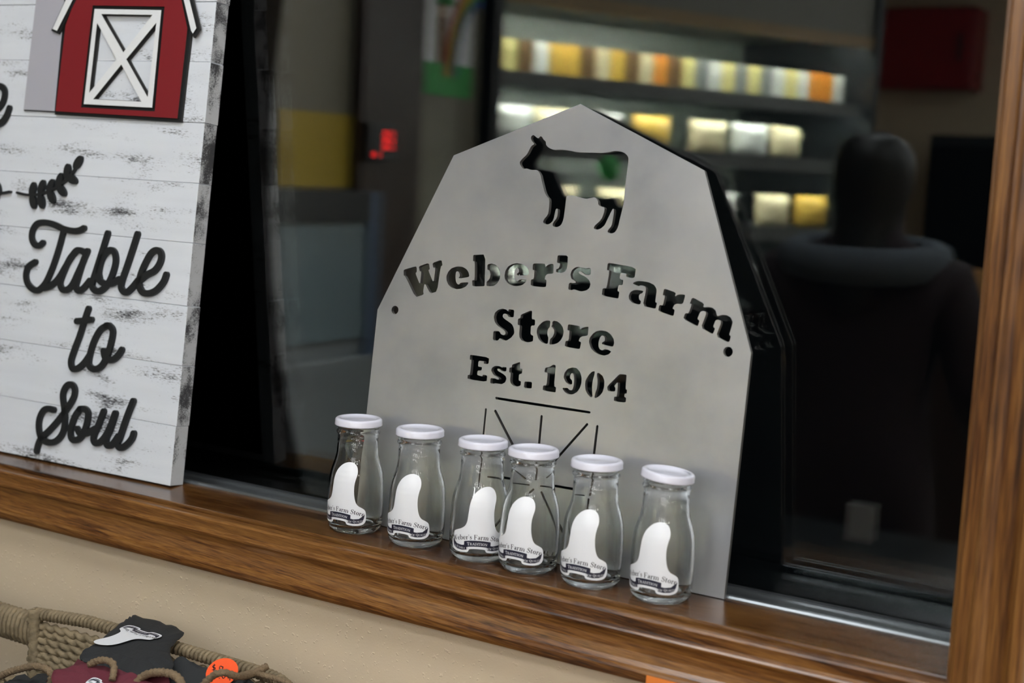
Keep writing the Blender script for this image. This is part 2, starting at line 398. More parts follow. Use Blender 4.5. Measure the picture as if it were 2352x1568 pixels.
# ------------------------------------------------------------------ room shell
XL, XR, YB, YE, ZF, ZC = -1.9, 3.2, -6.9, -10.6, -1.1, 1.55
XA = -2.75                                   # back of the cooler alcove
YW = -0.143                                  # face of the window wall
JX = 0.2035                                  # right jamb face
WXL, WZT = -1.75, 1.15                       # far edges of the window opening
struct(box('floor', (XA-0.1, YE-0.1, ZF-0.1), (XR+0.1, 0.1, ZF), FLOORM), 'brown tiled shop floor')
struct(box('ceiling', (XA-0.1, YE-0.1, ZC), (XR+0.1, 0.1, ZC+0.1), CEIL), 'off-white shop ceiling')
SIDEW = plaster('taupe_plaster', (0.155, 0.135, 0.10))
wf = struct(box('wall_front', (XL, YW, ZF), (XR+0.1, 0.05, -0.03), WALLM), 'beige textured wall below the window')
for nm, lo, hi in (('wall_front_right', (JX+0.02, YW, -0.03), (XR+0.1, 0.05, WZT+0.02)), ('wall_front_left', (XL, YW, -0.03), (WXL-0.02, 0.05, WZT+0.02)), ('wall_front_top', (XL, YW, WZT+0.02), (XR+0.1, 0.05, ZC))):
    struct(box(nm, lo, hi, WALLM), 'beige textured wall around the window')
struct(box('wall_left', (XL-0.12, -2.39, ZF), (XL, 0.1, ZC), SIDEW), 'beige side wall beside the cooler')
struct(box('wall_left_alcove', (XA-0.1, YB, ZF), (XA, -2.36, ZC), WALLM), 'beige wall behind the cooler')
struct(box('wall_left_return', (XA-0.1, -2.39, ZF), (XL-0.12, -2.27, ZC), WALLM), 'beige return wall of the cooler alcove')
struct(box('wall_right', (XR, YE, ZF), (XR+0.1, 0.1, ZC), WALLM), 'beige side wall behind the camera')
struct(box('wall_back', (-0.15, YE-0.1, ZF), (XR+0.1, YE, ZC), WALLM), 'beige back wall of the shop')
struct(box('wall_partition', (XA-0.1, YB-0.1, ZF), (-0.15, YB, ZC), WALLM), 'beige partition wall past the cooler')
struct(box('wall_partition_return', (-0.25, YE-0.1, ZF), (-0.15, YB-0.1, ZC), WALLM), 'beige side of the partition')

# stained oak casing and sill board round the window
sill = struct(box('trim_1', (WXL-0.02, -0.140, -0.019), (JX+0.004, -0.064, 0.0), OAK_SILL, bev=0.0018), 'flat stained oak window sill board')
prof = [(-0.1405, -0.0045), (-0.1490, -0.0045), (-0.1508, -0.0050), (-0.1520, -0.0066), (-0.1520, -0.0150), (-0.1525, -0.0163), (-0.1545, -0.0172), (-0.1558, -0.0186), (-0.1555, -0.0205), (-0.1530, -0.0235), (-0.1520, -0.0280), (-0.1525, -0.0350), (-0.1545, -0.0420),
        (-0.1575, -0.0455), (-0.1600, -0.0470), (-0.1612, -0.0490), (-0.1610, -0.0540), (-0.1595, -0.0572), (-0.1560, -0.0585), (-0.1405, -0.0585)]
struct(extrude_profile('trim_2', prof, 'x', WXL-0.08, lambda p, q: JX-q, OAK_X), 'moulded stained oak casing under the sill')
profv = [(JX + 0.0045 - (q + 0.0045) if True else 0, p) for p, q in prof]
struct(extrude_profile('trim_3', profv, 'z', lambda x, y: JX-x, WZT+0.06, OAK_Z), 'upright stained oak casing right of the glass')
struct(box('trim_4', (JX, -0.141, -0.019), (JX+0.02, 0.02, WZT), OAK_Z), 'oak jamb board right of the glass')
struct(box('trim_5', (WXL-0.02, -0.141, -0.019), (WXL, 0.02, WZT), OAK_Z), 'oak jamb board at the far left of the window')
struct(box('trim_6', (WXL-0.02, -0.141, WZT), (JX+0.02, 0.02, WZT+0.02), OAK_X), 'oak head board over the window')
struct(box('trim_7', (WXL-0.08, -0.160, WZT+0.002), (JX+0.0625, -0.141, WZT+0.062), OAK_X, bev=0.003), 'oak head casing over the window')
struct(box('trim_8', (WXL-0.065, -0.158, -0.0585), (WXL-0.004, -0.141, WZT+0.06), OAK_Z, bev=0.003), 'oak casing at the far left of the window')

# window: frame rails and two panes
win = struct(empty('window_1'), 'dark night window with double glass in a grey aluminium frame')
frame_prof = [(-0.0570, -0.012), (-0.0670, -0.012), (-0.0670, 0.0008), (-0.0657, 0.0026), (-0.0635, 0.0034), (-0.0613, 0.0026), (-0.0601, 0.0006), (-0.0595, -0.0040), (-0.0480, -0.0075), (-0.0465, -0.0058), (-0.0440, -0.0058), (-0.0425, -0.0080), (-0.0120, -0.0088), (-0.0090, -0.0075), (-0.0020, -0.0075), (-0.0020, -0.0170), (-0.0570, -0.0170)]
fr = extrude_profile('bottom_rail', frame_prof, 'x', WXL, JX, ALU, win)
box('sub_sill', (WXL, -0.064, -0.030), (JX, 0.03, -0.015), GASKET, win)
box('side_rail', (WXL, -0.045, -0.008), (WXL+0.03, 0.025, WZT), ALU, win); box('side_rail', (JX-0.012, -0.045, -0.008), (JX, 0.025, WZT), ALU, win); box('top_rail', (WXL, -0.045, WZT-0.03), (JX, 0.025, WZT), ALU, win)
box('gasket', (WXL, -0.0020, -0.012), (JX, -0.0001, -0.0062), GASKET, win)
def pane(y):
    return mesh_obj('pane', [(WXL, y, -0.012), (JX, y, -0.012), (JX, y, WZT), (WXL, y, WZT), (WXL, y+0.004, -0.012), (JX, y+0.004, -0.012), (JX, y+0.004, WZT), (WXL, y+0.004, WZT)],
                    [(0, 1, 2, 3), (5, 4, 7, 6), (0, 4, 5, 1), (1, 5, 6, 2), (2, 6, 7, 3), (3, 7, 4, 0)], PANE, win)
pane(0.0); pane(0.0145)

# ------------------------------------------------------------------ ceiling lights
DIFF = emit('lit_diffuser', (0.94, 0.975, 1.0), LIGHT_POWER); FIXT = plain('white_fixture', (0.7, 0.7, 0.68), 0.5)
rowname = ['nearest the window wall', 'over the display table row', 'above the shop counter', 'past the shop counter', 'beside the partition end', 'far down the shop', 'nearest the back wall']
colname = ['along the cooler side', 'down the middle of the shop', 'along the right wall']
for i, x in enumerate((-0.55, 0.75, 2.05)):
    for j, y in enumerate((-0.85, -1.95, -3.35, -5.0, -6.6, -8.2, -9.8)):
        if j > 3 and i == 0: continue
        t = empty('ceiling_light', (x, y, ZC), label='square white ceiling light '+rowname[j]+', '+colname[i], cat='ceiling light', group='ceiling lights')
        for lo, hi in (((-0.25, -0.25, -0.02), (0.25, -0.225, 0)), ((-0.25, 0.225, -0.02), (0.25, 0.25, 0)), ((-0.25, -0.225, -0.02), (-0.225, 0.225, 0)), ((0.225, -0.225, -0.02), (0.25, 0.225, 0))): box('frame_side', lo, hi, FIXT, t)
        box('diffuser', (-0.225, -0.225, -0.028), (0.225, 0.225, -0.006), DIFF, t)

GLOBE = emit('highlight_globe', (0.97, 0.985, 1.0), 22.0); CORDM = plain('black_cord', (0.01, 0.01, 0.01), 0.5)  # globes hung out of view, added to put highlights on the jar glass
prow = ['in front of the shop counter', 'behind the shop counter', 'past the shop counter']; pcol = ['by the partition side', 'left of the shop centre', 'right of the shop centre', 'near the right wall']
def pendant():
    t = empty('added_pendant')
    lathe('globe', [(0, -0.08), (0.030, -0.0742), (0.0566, -0.0566), (0.0742, -0.030), (0.08, 0), (0.0742, 0.030), (0.0566, 0.0566), (0.030, 0.0742), (0, 0.08)], GLOBE, t, seg=24)
    lathe('cap', [(0, 0.100), (0.022, 0.098), (0.030, 0.072), (0.0, 0.070)], CORDM, t, seg=16); tube('cord', [(0, 0, 0.098), (0, 0, ZC-0.92)], 0.003, CORDM, t); return t
def tree_copy(o, parent=None):
    c = o.copy(); COL.objects.link(c); c.parent = parent
    for ch in list(o.children): tree_copy(ch, c)
    return c
pl = None
for i, x in enumerate((-0.2, 0.6, 1.4, 2.2)):
    for j, y in enumerate((-2.55, -4.2, -5.8)):
        pl0 = pl; pl = pendant() if pl is None else tree_copy(pl0); pl.location = (x, y, 0.92)
        tag(pl, 'unseen globe added for highlights '+prow[j]+', '+pcol[i], 'pendant lamp', 'added highlight lamps')

# ------------------------------------------------------------------ steel barn sign
LEAN, XB, YBT = 0.1530, -0.2167, -0.0715
PU = Vector((1, 0, 0)); PV = Vector((0, math.sin(LEAN), math.cos(LEAN))); PN = Vector((0, -math.cos(LEAN), math.sin(LEAN)))
P0 = Vector((XB, YBT, 0.0))
def plate_uv(px, py):
    v = on_plane(px, py, P0, PN) - P0; return (v.dot(PU), v.dot(PV))
def crop(pts, ox, oy, s): return [plate_uv(ox+a/s, oy+b/s) for a, b in pts]
outline = [(-0.2052, 0.0), (0.2052, 0.0), (0.2052, 0.2167), (0.1367, 0.3775), (0.0, 0.4341), (-0.1367, 0.3775), (-0.2052, 0.2167)]
outline = [plate_uv(*p) for p in [(816, 1193), (1663, 1374), (1725, 812), (1618, 393), (1333, 240), (1042, 358), (867, 712)]]
outline[0] = (outline[0][0], 0.0); outline[1] = (outline[1][0], 0.0)
A = (920, 560, 5.88); B = (1320, 560, 5.88); C_ = (1100, 690, 6.918); D = (1050, 800, 5.6); COW = (1180, 300, 6.271); E_ = (1080, 900, 7.35)
holes = []
cow = [(285,68),(255,85),(245,115),(260,160),(300,200),(255,225),(225,280),(190,350),(120,415),(85,460),(90,500),(140,562),(185,550),(250,575),(340,572),(385,640),(400,720),(420,800),(445,900),(480,960),(515,990),(505,1150),(490,1220),(430,1290),(420,1335),(470,1360),(520,1350),(570,1300),(600,1150),(620,1125),(635,1150),(625,1260),(560,1340),(560,1385),(620,1400),(680,1370),(715,1290),(735,1150),(755,965),(765,945),(850,940),(940,965),(1040,992),(1120,975),(1170,965),(1215,1020),(1215,1075),(1250,1100),(1310,1110),(1300,1190),(1260,1290),(1160,1380),(1150,1420),(1200,1435),(1250,1420),(1310,1370),(1350,1280),(1400,1180),(1430,1125),(1445,1160),(1430,1270),(1410,1380),(1355,1440),(1350,1475),(1410,1490),(1460,1470),(1500,1400),(1530,1270),(1565,1130),(1590,1020),(1600,850),(1630,600),(1655,420),(1640,370),(1590,325),(1530,305),(1450,300),(1370,320),(1260,330),(1110,325),(920,320),(800,295),(690,280),(580,285),(520,265),(480,235),(462,205),(462,165),(430,140),(405,95),(380,88),(358,120),(330,110)]
holes.append(crop(chaikin(cow, 1), *COW))
cuts = {
 'A': [[(40,365),(60,350),(205,310),(218,330),(218,385),(200,405),(262,562),(280,380),(258,378),(245,310),(380,263),(395,350),(372,362),(445,540),(470,328),(440,330),(430,265),(552,222),(565,298),(542,310),(492,650),(400,678),(325,535),(305,640),(312,692),(200,728),(60,440),(42,435)],
  [(620,500),(618,440),(645,380),(690,335),(760,312),(830,315),(885,345),(915,385),(928,440),(915,455),(800,475),(782,465),(800,445),(800,415),(785,385),(760,375),(745,395),(740,450),(745,510),(760,545),(785,558),(815,530),(912,525),(912,545),(880,585),(820,612),(750,620),(690,600),(645,560)],
  [(980,165),(990,155),(1145,148),(1135,570),(1120,580),(970,582),(965,505),(975,498),(1000,495),(1003,243),(978,240)],
  [(1170,300),(1185,280),(1230,272),(1285,290),(1330,340),(1348,410),(1340,480),(1305,540),(1255,575),(1160,580),(1160,520),(1185,500),(1205,470),(1215,420),(1205,375),(1185,358),(1172,355)],
  [(1402,440),(1415,370),(1450,315),(1505,280),(1570,266),(1640,280),(1700,315),(1730,370),(1730,410),(1715,430),(1575,435),(1565,415),(1597,390),(1597,355),(1580,330),(1560,335),(1540,375),(1532,430),(1540,480),(1560,510),(1580,512),(1610,488),(1708,490),(1690,525),(1640,565),(1570,578),(1500,570),(1445,535),(1412,490)],
  [(1785,290),(1800,270),(1945,275),(1955,290),(1955,325),(1990,290),(2030,278),(2065,280),(2065,395),(2050,410),(1985,412),(1955,440),(1945,485),(1970,495),(1965,585),(1930,592),(1758,575),(1760,490),(1800,480),(1808,362),(1783,360)],
  [(2120,170),(2140,160),(2258,165),(2255,270),(2245,340),(2215,385),(2165,400),(2098,392),(2100,350),(2130,342),(2150,310),(2155,270),(2112,265)]],
 'B': [[(-60,420),(-40,365),(0,330),(30,318),(90,325),(140,338),(205,333),(218,350),(215,415),(195,428),(140,425),(100,395),(70,375),(50,385),(60,410),(150,455),(195,500),(213,545),(200,600),(160,635),(95,650),(40,640),(-10,620),(-40,632),(-88,625),(-80,545),(-60,530),(-25,535),(10,535),(15,520),(-10,500),(-45,480)],
  [(435,350),(445,275),(470,263),(825,328),(810,455),(780,470),(695,455),(697,410),(620,398),(605,470),(625,490),(657,495),(645,565),(590,562),(575,645),(602,655),(590,740),(570,745),(365,705),(375,615),(395,605),(430,607),(470,370),(437,362)],
  [(783,545),(800,525),(850,508),(930,512),(1010,530),(1075,565),(1108,625),(1085,795),(1110,805),(1095,875),(1075,882),(918,845),(965,620),(955,590),(920,570),(885,568),(860,580)],
  [(925,650),(915,672),(880,685),(865,710),(870,760),(895,780),(885,822),(855,825),(780,805),(735,760),(728,710),(750,660),(800,630),(860,630),(915,640)],
  [(1190,690),(1205,620),(1225,615),(1365,665),(1355,720),(1390,695),(1430,688),(1485,695),(1490,710),(1465,805),(1440,822),(1380,815),(1345,830),(1320,880),(1350,900),(1335,975),(1310,980),(1127,915),(1140,840),(1160,833),(1190,838),(1220,705),(1192,702)],
  [(1555,810),(1580,745),(1605,735),(1745,815),(1735,865),(1800,858),(1860,870),(1905,910),(1922,985),(1990,965),(2050,970),(2105,1000),(2133,1060),(2120,1120),(2085,1235),(2108,1255),(2090,1325),(2060,1335),(1908,1255),(1975,1075),(1970,1045),(1935,1030),(1900,1040),(1868,1125),(1895,1150),(1870,1215),(1845,1222),(1703,1140),(1775,955),(1770,925),(1735,912),(1695,925),(1655,1020),(1685,1045),(1665,1110),(1645,1118),(1465,1020),(1490,945),(1540,942),(1580,825),(1557,815)]],
 'C': [[(235,270),(255,200),(310,155),(375,138),(430,152),(465,185),(470,152),(495,148),(560,160),(552,265),(540,275),(475,272),(450,235),(415,215),(385,225),(375,260),(390,290),(525,385),(552,445),(562,530),(510,600),(440,645),(385,640),(330,605),(300,645),(220,640),(228,505),(245,493),(320,495),(350,545),(390,562),(420,545),(420,505),(380,465),(290,405),(250,350)],
  [(665,235),(815,170),(845,175),(838,305),(880,310),(893,325),(888,405),(825,410),(820,540),(835,558),(863,570),(858,655),(800,672),(740,670),(680,645),(645,600),(638,540),(650,405),(615,395),(620,300),(660,285)],
  [(915,520),(925,450),(960,395),(1020,345),(1080,325),(1135,332),(1125,430),(1095,465),(1085,520),(1090,570),(1103,600),(1095,690),(1060,700),(1000,675),(945,620)],
  [(1165,350),(1190,330),(1240,340),(1290,375),(1330,430),(1348,500),(1335,570),(1300,640),(1250,685),(1190,705),(1118,710),(1128,625),(1170,585),(1195,530),(1195,475),(1170,440),(1150,420),(1165,400)],
  [(1405,480),(1415,395),(1435,387),(1590,415),(1605,430),(1605,470),(1650,440),(1690,430),(1742,425),(1730,560),(1700,572),(1640,578),(1600,605),(1585,655),(1623,670),(1605,770),(1580,780),(1362,742),(1375,655),(1425,645),(1440,490)],
  [(1745,670),(1760,600),(1810,535),(1870,495),(1945,483),(2030,500),(2100,550),(2140,620),(2148,690),(2130,738),(2100,740),(1955,705),(1955,680),(2000,650),(2000,600),(1975,568),(1950,565),(1920,600),(1900,670),(1900,740),(1920,785),(1955,802),(2000,780),(2060,795),(2103,822),(2060,865),(1990,885),(1910,870),(1840,830),(1780,770)]],
 'D': [[(163,145),(165,95),(185,90),(410,125),(403,208),(342,205),(345,172),(285,165),(272,180),(268,240),(320,248),(312,290),(262,292),(255,350),(325,368),(330,345),(385,355),(378,438),(132,402),(135,350),(165,345),(185,155),(165,152)],
  [(437,290),(450,255),(490,230),(540,235),(580,255),(590,245),(635,250),(630,298),(610,302),(570,295),(540,268),(515,270),(520,295),(590,335),(625,365),(633,400),(615,445),(570,468),(520,460),(490,455),(465,462),(425,455),(428,395),(445,388),(490,395),(520,410),(540,400),(530,380),(465,345)],
  [(708,215),(800,183),(810,190),(805,268),(838,270),(833,330),(795,340),(790,420),(820,430),(815,485),(770,498),(725,488),(690,460),(680,420),(690,320),(668,315),(672,255),(702,250)],
  [(858,515),(865,440),(880,432),(950,438),(962,450),(958,515),(945,522)],
  [(1122,300),(1135,255),(1185,248),(1235,215),(1265,225),(1265,260),(1245,495),(1272,508),(1265,570),(1250,572),(1100,548),(1105,485),(1150,482),(1165,320),(1130,318)],
  [(1368,380),(1380,320),(1420,270),(1480,250),(1535,260),(1580,310),(1600,380),(1598,450),(1580,510),(1545,565),(1490,598),(1430,598),(1385,570),(1355,530),(1360,512),(1420,515),(1440,540),(1465,548),(1485,535),(1500,480),(1505,400),(1500,345),(1478,322),(1455,345),(1450,390),(1478,420),(1478,468),(1440,472),(1395,440)],
  [(1645,480),(1650,420),(1690,350),(1735,305),(1770,300),(1765,345),(1745,410),(1735,480),(1735,560),(1740,625),(1720,638),(1680,600),(1650,545)],
  [(1800,325),(1820,320),(1870,360),(1893,420),(1890,500),(1870,570),(1830,620),(1780,648),(1765,640),(1775,580),(1795,530),(1805,460),(1805,400),(1797,360)],
  [(1930,495),(2070,355),(2095,337),(2170,345),(2178,355),(2165,530),(2185,540),(2180,588),(2155,590),(2148,628),(2173,645),(2165,705),(2015,688),(2018,630),(2055,625),(2068,435),(2020,490),(2035,520),(2030,562),(1945,558),(1932,535)],
  [(488,640),(500,630),(530,636),(1700,812),(1718,828),(1705,845),(1680,843),(500,666)]]}
for key, org in (('A', A), ('B', B), ('C', C_), ('D', D)):
    for p in cuts[key]: holes.append(crop(chaikin(p, 1, 0.16), *org))
def slot(a, b, wd):
    a = plate_uv(*a); b = plate_uv(*b); dx, dy = b[0]-a[0], b[1]-a[1]; l = math.hypot(dx, dy); nx, ny = -dy/l*wd/2, dx/l*wd/2; tx, ty = dx/l*wd*0.35, dy/l*wd*0.35
    return [(a[0]+nx, a[1]+ny), (b[0]+nx, b[1]+ny), (b[0]+tx, b[1]+ty), (b[0]-nx, b[1]-ny), (a[0]-nx, a[1]-ny), (a[0]-tx, a[1]-ty)]
for a, b, wd in [((1116, 940), (1098, 1120), 0.0019), ((1137, 944), (1206, 1078), 0.0026), ((1244, 956), (1232, 1084), 0.0024), ((1349, 975), (1262, 1073), 0.0023), ((1372, 979), (1354, 1128), 0.0024),
                 ((1122, 1092), (1215, 1108), 0.0024), ((1244, 1112), (1338, 1128), 0.0024), ((1246, 1130), (1303, 1243), 0.0026), ((1226, 1122), (1130, 1218), 0.0024), ((1094, 1130), (1084, 1222), 0.0020), ((1350, 1142), (1336, 1272), 0.0024)]:
    holes.append(slot(a, b, wd))
def circle(c, r, n=28): return [(c[0]+r*math.cos(2*PI*i/n), c[1]+r*math.sin(2*PI*i/n)) for i in range(n)]
hl = plate_uv(907, 713); hr = plate_uv(1672, 809)
holes += [circle(hl, 0.0043), circle(hr, 0.0045)]
# small maker's letters near the bottom edge
def block(ch, x, y, h):
    q = h/6.0
    G = {'M': [(0,0),(0,6),(1.2,6),(2.2,3.6),(3.2,6),(4.4,6),(4.4,0),(3.2,0),(3.2,3.6),(2.2,1.4),(1.2,3.6),(1.2,0)], 'E': [(0,0),(0,6),(3.4,6),(3.4,4.9),(1.2,4.9),(1.2,3.6),(2.9,3.6),(2.9,2.5),(1.2,2.5),(1.2,1.1),(3.4,1.1),(3.4,0)],
         'T': [(1.2,0),(1.2,4.9),(0,4.9),(0,6),(3.6,6),(3.6,4.9),(2.4,4.9),(2.4,0)], 'A': [(0,0),(1.4,6),(2.6,6),(4,0),(2.8,0),(2.5,1.4),(1.5,1.4),(1.2,0)], 'L': [(0,0),(0,6),(1.2,6),(1.2,1.1),(3.2,1.1),(3.2,0)]}[ch]
    return [(x+a*q, y+b*q) for a, b in G]
bx, by = plate_uv(1218, 1277)
for ch, dx in (('M', 0), ('E', 0.0056), ('T', 0.0098), ('A', 0.0142), ('L', 0.0190), ('A', 0.0258)): holes.append(block(ch, bx+dx, by, 0.0062))
vs, fs, mi = slab2d(outline, holes, -0.0045, 0.0)
barn = mesh_obj('barn_sign', vs, fs, [STEEL, CUTEDGE], midx=mi)
Mp = Matrix((PU, PV, PN)).transposed().to_4x4(); Mp.translation = P0 + PV*0.0006; barn.matrix_world = Mp
tag(barn, 'grey steel barn-shaped plate with cut-out cow and shop name, leaning behind the jars', 'sign')

# ------------------------------------------------------------------ white plank sign
W0 = on_plane(390, 1121, (0, 0, 0), Vector((0, 0, 1)))
WA = 0.030; WL = 0.107
WU = Vector((math.cos(WA), math.sin(WA), 0)); back = Vector((-math.sin(WA), math.cos(WA), 0))
WV = back*math.sin(WL) + Vector((0, 0, 1))*math.cos(WL); WN = WU.cross(WV)
WN = WN if WN.y < 0 else -WN
def sign_uv(px, py):
    v = on_plane(px, py, W0, WN) - W0; return (v.dot(WU), v.dot(WV))
def scrop(pts, ox, oy, s): return [sign_uv(ox+a/s, oy+b/s) for a, b in pts]
S1 = (0, 0, 2.613); S2 = (0, 450, 2.209)
ws = empty('plank_sign', label='white distressed plank sign with red barn and black script lettering on the sill', cat='sign')
Mw = Matrix((WU, WV, WN)).transposed().to_4x4(); Mw.translation = W0 + WV*0.0022; ws.matrix_world = Mw
SW, SH, ST = 0.50, 0.60, 0.021
seams = [0.0] + [sign_uv(x, y)[1] for x, y in [(404, 984), (417, 845), (430, 708), (444, 563), (458, 426), (472, 287), (487, 147)]]
seams += [seams[-1]+0.0655, SH]
for i, (a, b) in enumerate(zip(seams, seams[1:])):
    if b-a < 0.01: continue
    dx = random.uniform(-0.0012, 0.0012); dz = random.uniform(-0.0005, 0.0004)
    bm = bmesh.new(); bmesh.ops.create_cube(bm, size=1)
    lo = (-SW, a+0.0002, -ST); hi = (0.0+dx, b-0.0002, dz)
    for v in bm.verts: v.co = Vector([(lo[k]+hi[k])/2+v.co[k]*(hi[k]-lo[k]) for k in range(3)])
    bmesh.ops.bevel(bm, geom=list(bm.edges), offset=0.0004, segments=1, affect='EDGES')
    bm.normal_update()
    for f in bm.faces: f.material_index = 1 if abs(f.normal.x) > 0.8 else 0
    bm_obj('plank', bm, [PLANK, PLANKEND], ws)
box('backing_board', (-SW+0.02, 0.01, -ST-0.003), (-0.02, SH-0.01, -ST), BLACKP, ws)
PT = 0.0032
def layer(name, pts, z0, z1, mat, holes=(), parent=ws):
    vs, fs, mi = slab2d(pts, list(holes), z0, z1); return mesh_obj(name, vs, fs, [mat, CHAR], parent, midx=mi)
def grow(p, d):
    p = ccw(p); n = len(p); out = []
    for i in range(n):
        a, b, c = p[i-1], p[i], p[(i+1) % n]
        e1 = Vector((b[0]-a[0], b[1]-a[1])).normalized(); e2 = Vector((c[0]-b[0], c[1]-b[1])).normalized()
        n1 = Vector((e1.y, -e1.x)); n2 = Vector((e2.y, -e2.x)); m = (n1+n2); m = m/max(0.3, m.length_squared)*2
        out.append((b[0]+m.x*d, b[1]+m.y*d))
    return out
topv = sign_uv(250, -150)[1]
red_px = [(355, 683), (1085, 727), (1145, 190), (1105, 0)]
redL = scrop([(355, 683), (1085, 727), (1145, 190), (1103, -8)], *S1); redL2 = scrop([(482, -8), (415, 168)], *S1)
pk = scrop([(800, -300)], *S1)[0]
red = redL + [(redL[3][0]-0.022, redL[3][1]+0.055), pk, (redL2[0][0]+0.024, redL2[0][1]+0.055)] + redL2
tri = [scrop(t, *S1) for t in ([(630, 103), (937, 108), (762, 332)], [(605, 155), (722, 372), (558, 574)], [(960, 155), (780, 373), (908, 600)], [(750, 405), (582, 612), (870, 627)])]
doorq = scrop([(590, 72), (990, 80), (935, 663), (525, 641)], *S1)
rb = layer('barn_plaque', grow(red, 0.0036), 0.0, PT, BLACKP, holes=[grow(doorq, -0.003)], parent=ws)
silo = scrop([(232, -10), (400, -10), (385, 200), (340, 681), (154, 671)], *S1)
layer('silo_backing', grow(silo, 0.0012), 0.0, PT*0.6, BLACKP, parent=rb); layer('silo', silo, PT*0.6, PT*1.1, GREYP, parent=rb)
layer('barn_front', red, PT, PT*1.8, REDP, holes=[grow(doorq, 0.0040)], parent=rb)
layer('loft_window', scrop([(722, -60), (862, -56), (858, 12), (718, 6)], *S1), PT*1.8, PT*1.9, BLACKP, parent=rb)
layer('door_backing', grow(doorq, 0.0016), 0.0, PT, BLACKP, holes=[grow(q, -0.0009) for q in tri], parent=rb)
dr = layer('barn_door', doorq, PT, PT*1.9, WHITEP, holes=tri, parent=rb)
for side in ([(345, 193), (372, 205), (470, 12), (500, -60), (462, -60)], [(1124, -10), (1175, 205), (1186, 222), (1207, 190), (1158, -10), (1140, -60), (1108, -60)]):
    p = scrop(side, *S1)
    layer('roof_strip_backing', grow(p, 0.0028), PT, PT*1.9, BLACKP, parent=rb); layer('roof_strip', p, PT*1.9, PT*2.5, WHITEP, parent=rb)
def script(name, strokes, org, w, wl=None):
    ik = Ink()
    k = 1.0
    for s in strokes: ik.stroke(scrop(s, *org), w)
    return ik.solid(name, 0.0, 0.0036, BLACKP, ws)
LW = 0.0073
script('lettering', [[(224,248),(205,262),(182,255),(168,225),(172,185),(195,152),(235,145),(280,155),(330,178),(380,188),(410,185),(432,174)],
  [(328,190),(310,260),(285,340),(262,400),(235,455),(200,488),(170,480),(145,450),(138,410),(150,370),(185,345)],
  [(225,478),(262,466),(300,432),(335,375),(365,325),(395,288),(425,290),(440,305)], [(395,288),(360,330),(332,390),(312,450),(322,482),(345,486),(372,462),(402,400),(432,335)],
  [(450,290),(425,350),(402,425),(392,470),(405,490),(430,478),(462,440)],
  [(553,200),(530,275),(500,370),(478,440),(476,475),(503,494),(537,476),(568,430),(592,355),(590,305),(572,285),(545,298),(522,335),(508,395),(512,430)], [(505,430),(530,452),(570,455),(612,432)],
  [(704,204),(680,280),(650,370),(626,440),(622,478),(645,500),(675,478),(706,440)],
  [(690,462),(745,415),(792,388),(820,345),(824,305),(805,286),(775,300),(745,350),(720,410),(712,460),(730,498),(765,504),(800,488),(835,448),(850,410)]], S2, LW)
script('lettering', [[(455,582),(435,640),(410,720),(380,800),(366,850),(375,884),(400,884),(432,858),(462,815)], [(396,645),(432,642),(470,637)],
  [(550,668),(515,690),(482,750),(461,820),(458,868),(485,888),(520,873),(550,820),(573,740),(578,692),(560,668),(545,668)], [(532,795),(540,828),(570,842),(600,825),(624,790)]], S2, LW)
script('lettering', [[(278,1094),(250,1088),(225,1100),(206,1140),(203,1190),(215,1235),(250,1258),(290,1252),(322,1215),(335,1160),(332,1090),(325,1020),(340,978),(365,965),(384,985),(380,1030),(345,1090),(300,1150),(255,1200),(217,1235),(200,1268),(192,1302)],
  [(412,1090),(436,1090),(453,1112),(445,1170),(420,1228),(390,1248),(367,1234),(366,1190),(385,1130),(412,1090)], [(398,1190),(412,1212),(442,1214),(488,1190)],
  [(532,1102),(506,1170),(482,1228),(486,1258),(510,1260),(540,1228),(565,1180),(590,1112)], [(592,1112),(566,1190),(546,1240),(550,1272),(575,1270),(606,1228)],
  [(682,1050),(650,1130),(616,1230),(602,1268),(620,1287),(650,1270),(675,1240),(684,1214)]], S2, LW)
script('lettering', [[(-90,560),(-40,530),(10,530),(36,560),(28,620),(-8,668),(-60,690)], [(-60,730),(-20,758),(20,745),(48,705),(64,662)]], S1, LW*1.05)
def sprig(pts, up, dn):
    ik = Ink(); ik.stroke(scrop(pts, *S1), 0.0030)
    for (x, y, dx, dy) in up + dn:
        c = sign_uv(x/2.613, y/2.613); e = sign_uv((x+dx)/2.613, (y+dy)/2.613); a = math.atan2(e[1]-c[1], e[0]-c[0]); ik.ellipse(c, 0.0092, 0.0050, a)
    return ik.solid('leaf_sprig', 0.0, 0.0036, BLACKP, ws)
sprig([(112,1168),(150,1178),(200,1182),(260,1174),(320,1152),(370,1122),(420,1080),(460,1025),(488,970)],
      [(204,1150,2,-10),(258,1136,3,-10),(312,1130,4,-10),(366,1095,3,-10),(412,1042,1,-10),(476,988,6,-10)], [(207,1222,2,10),(256,1220,2,10),(316,1192,4,10),(378,1155,7,9),(440,1088,9,6)])
sprig([(-300,1080),(-200,1120),(-100,1160),(0,1172),(68,1163)], [(-6,1142,-3,-10)], [(-20,1205,-3,10)])

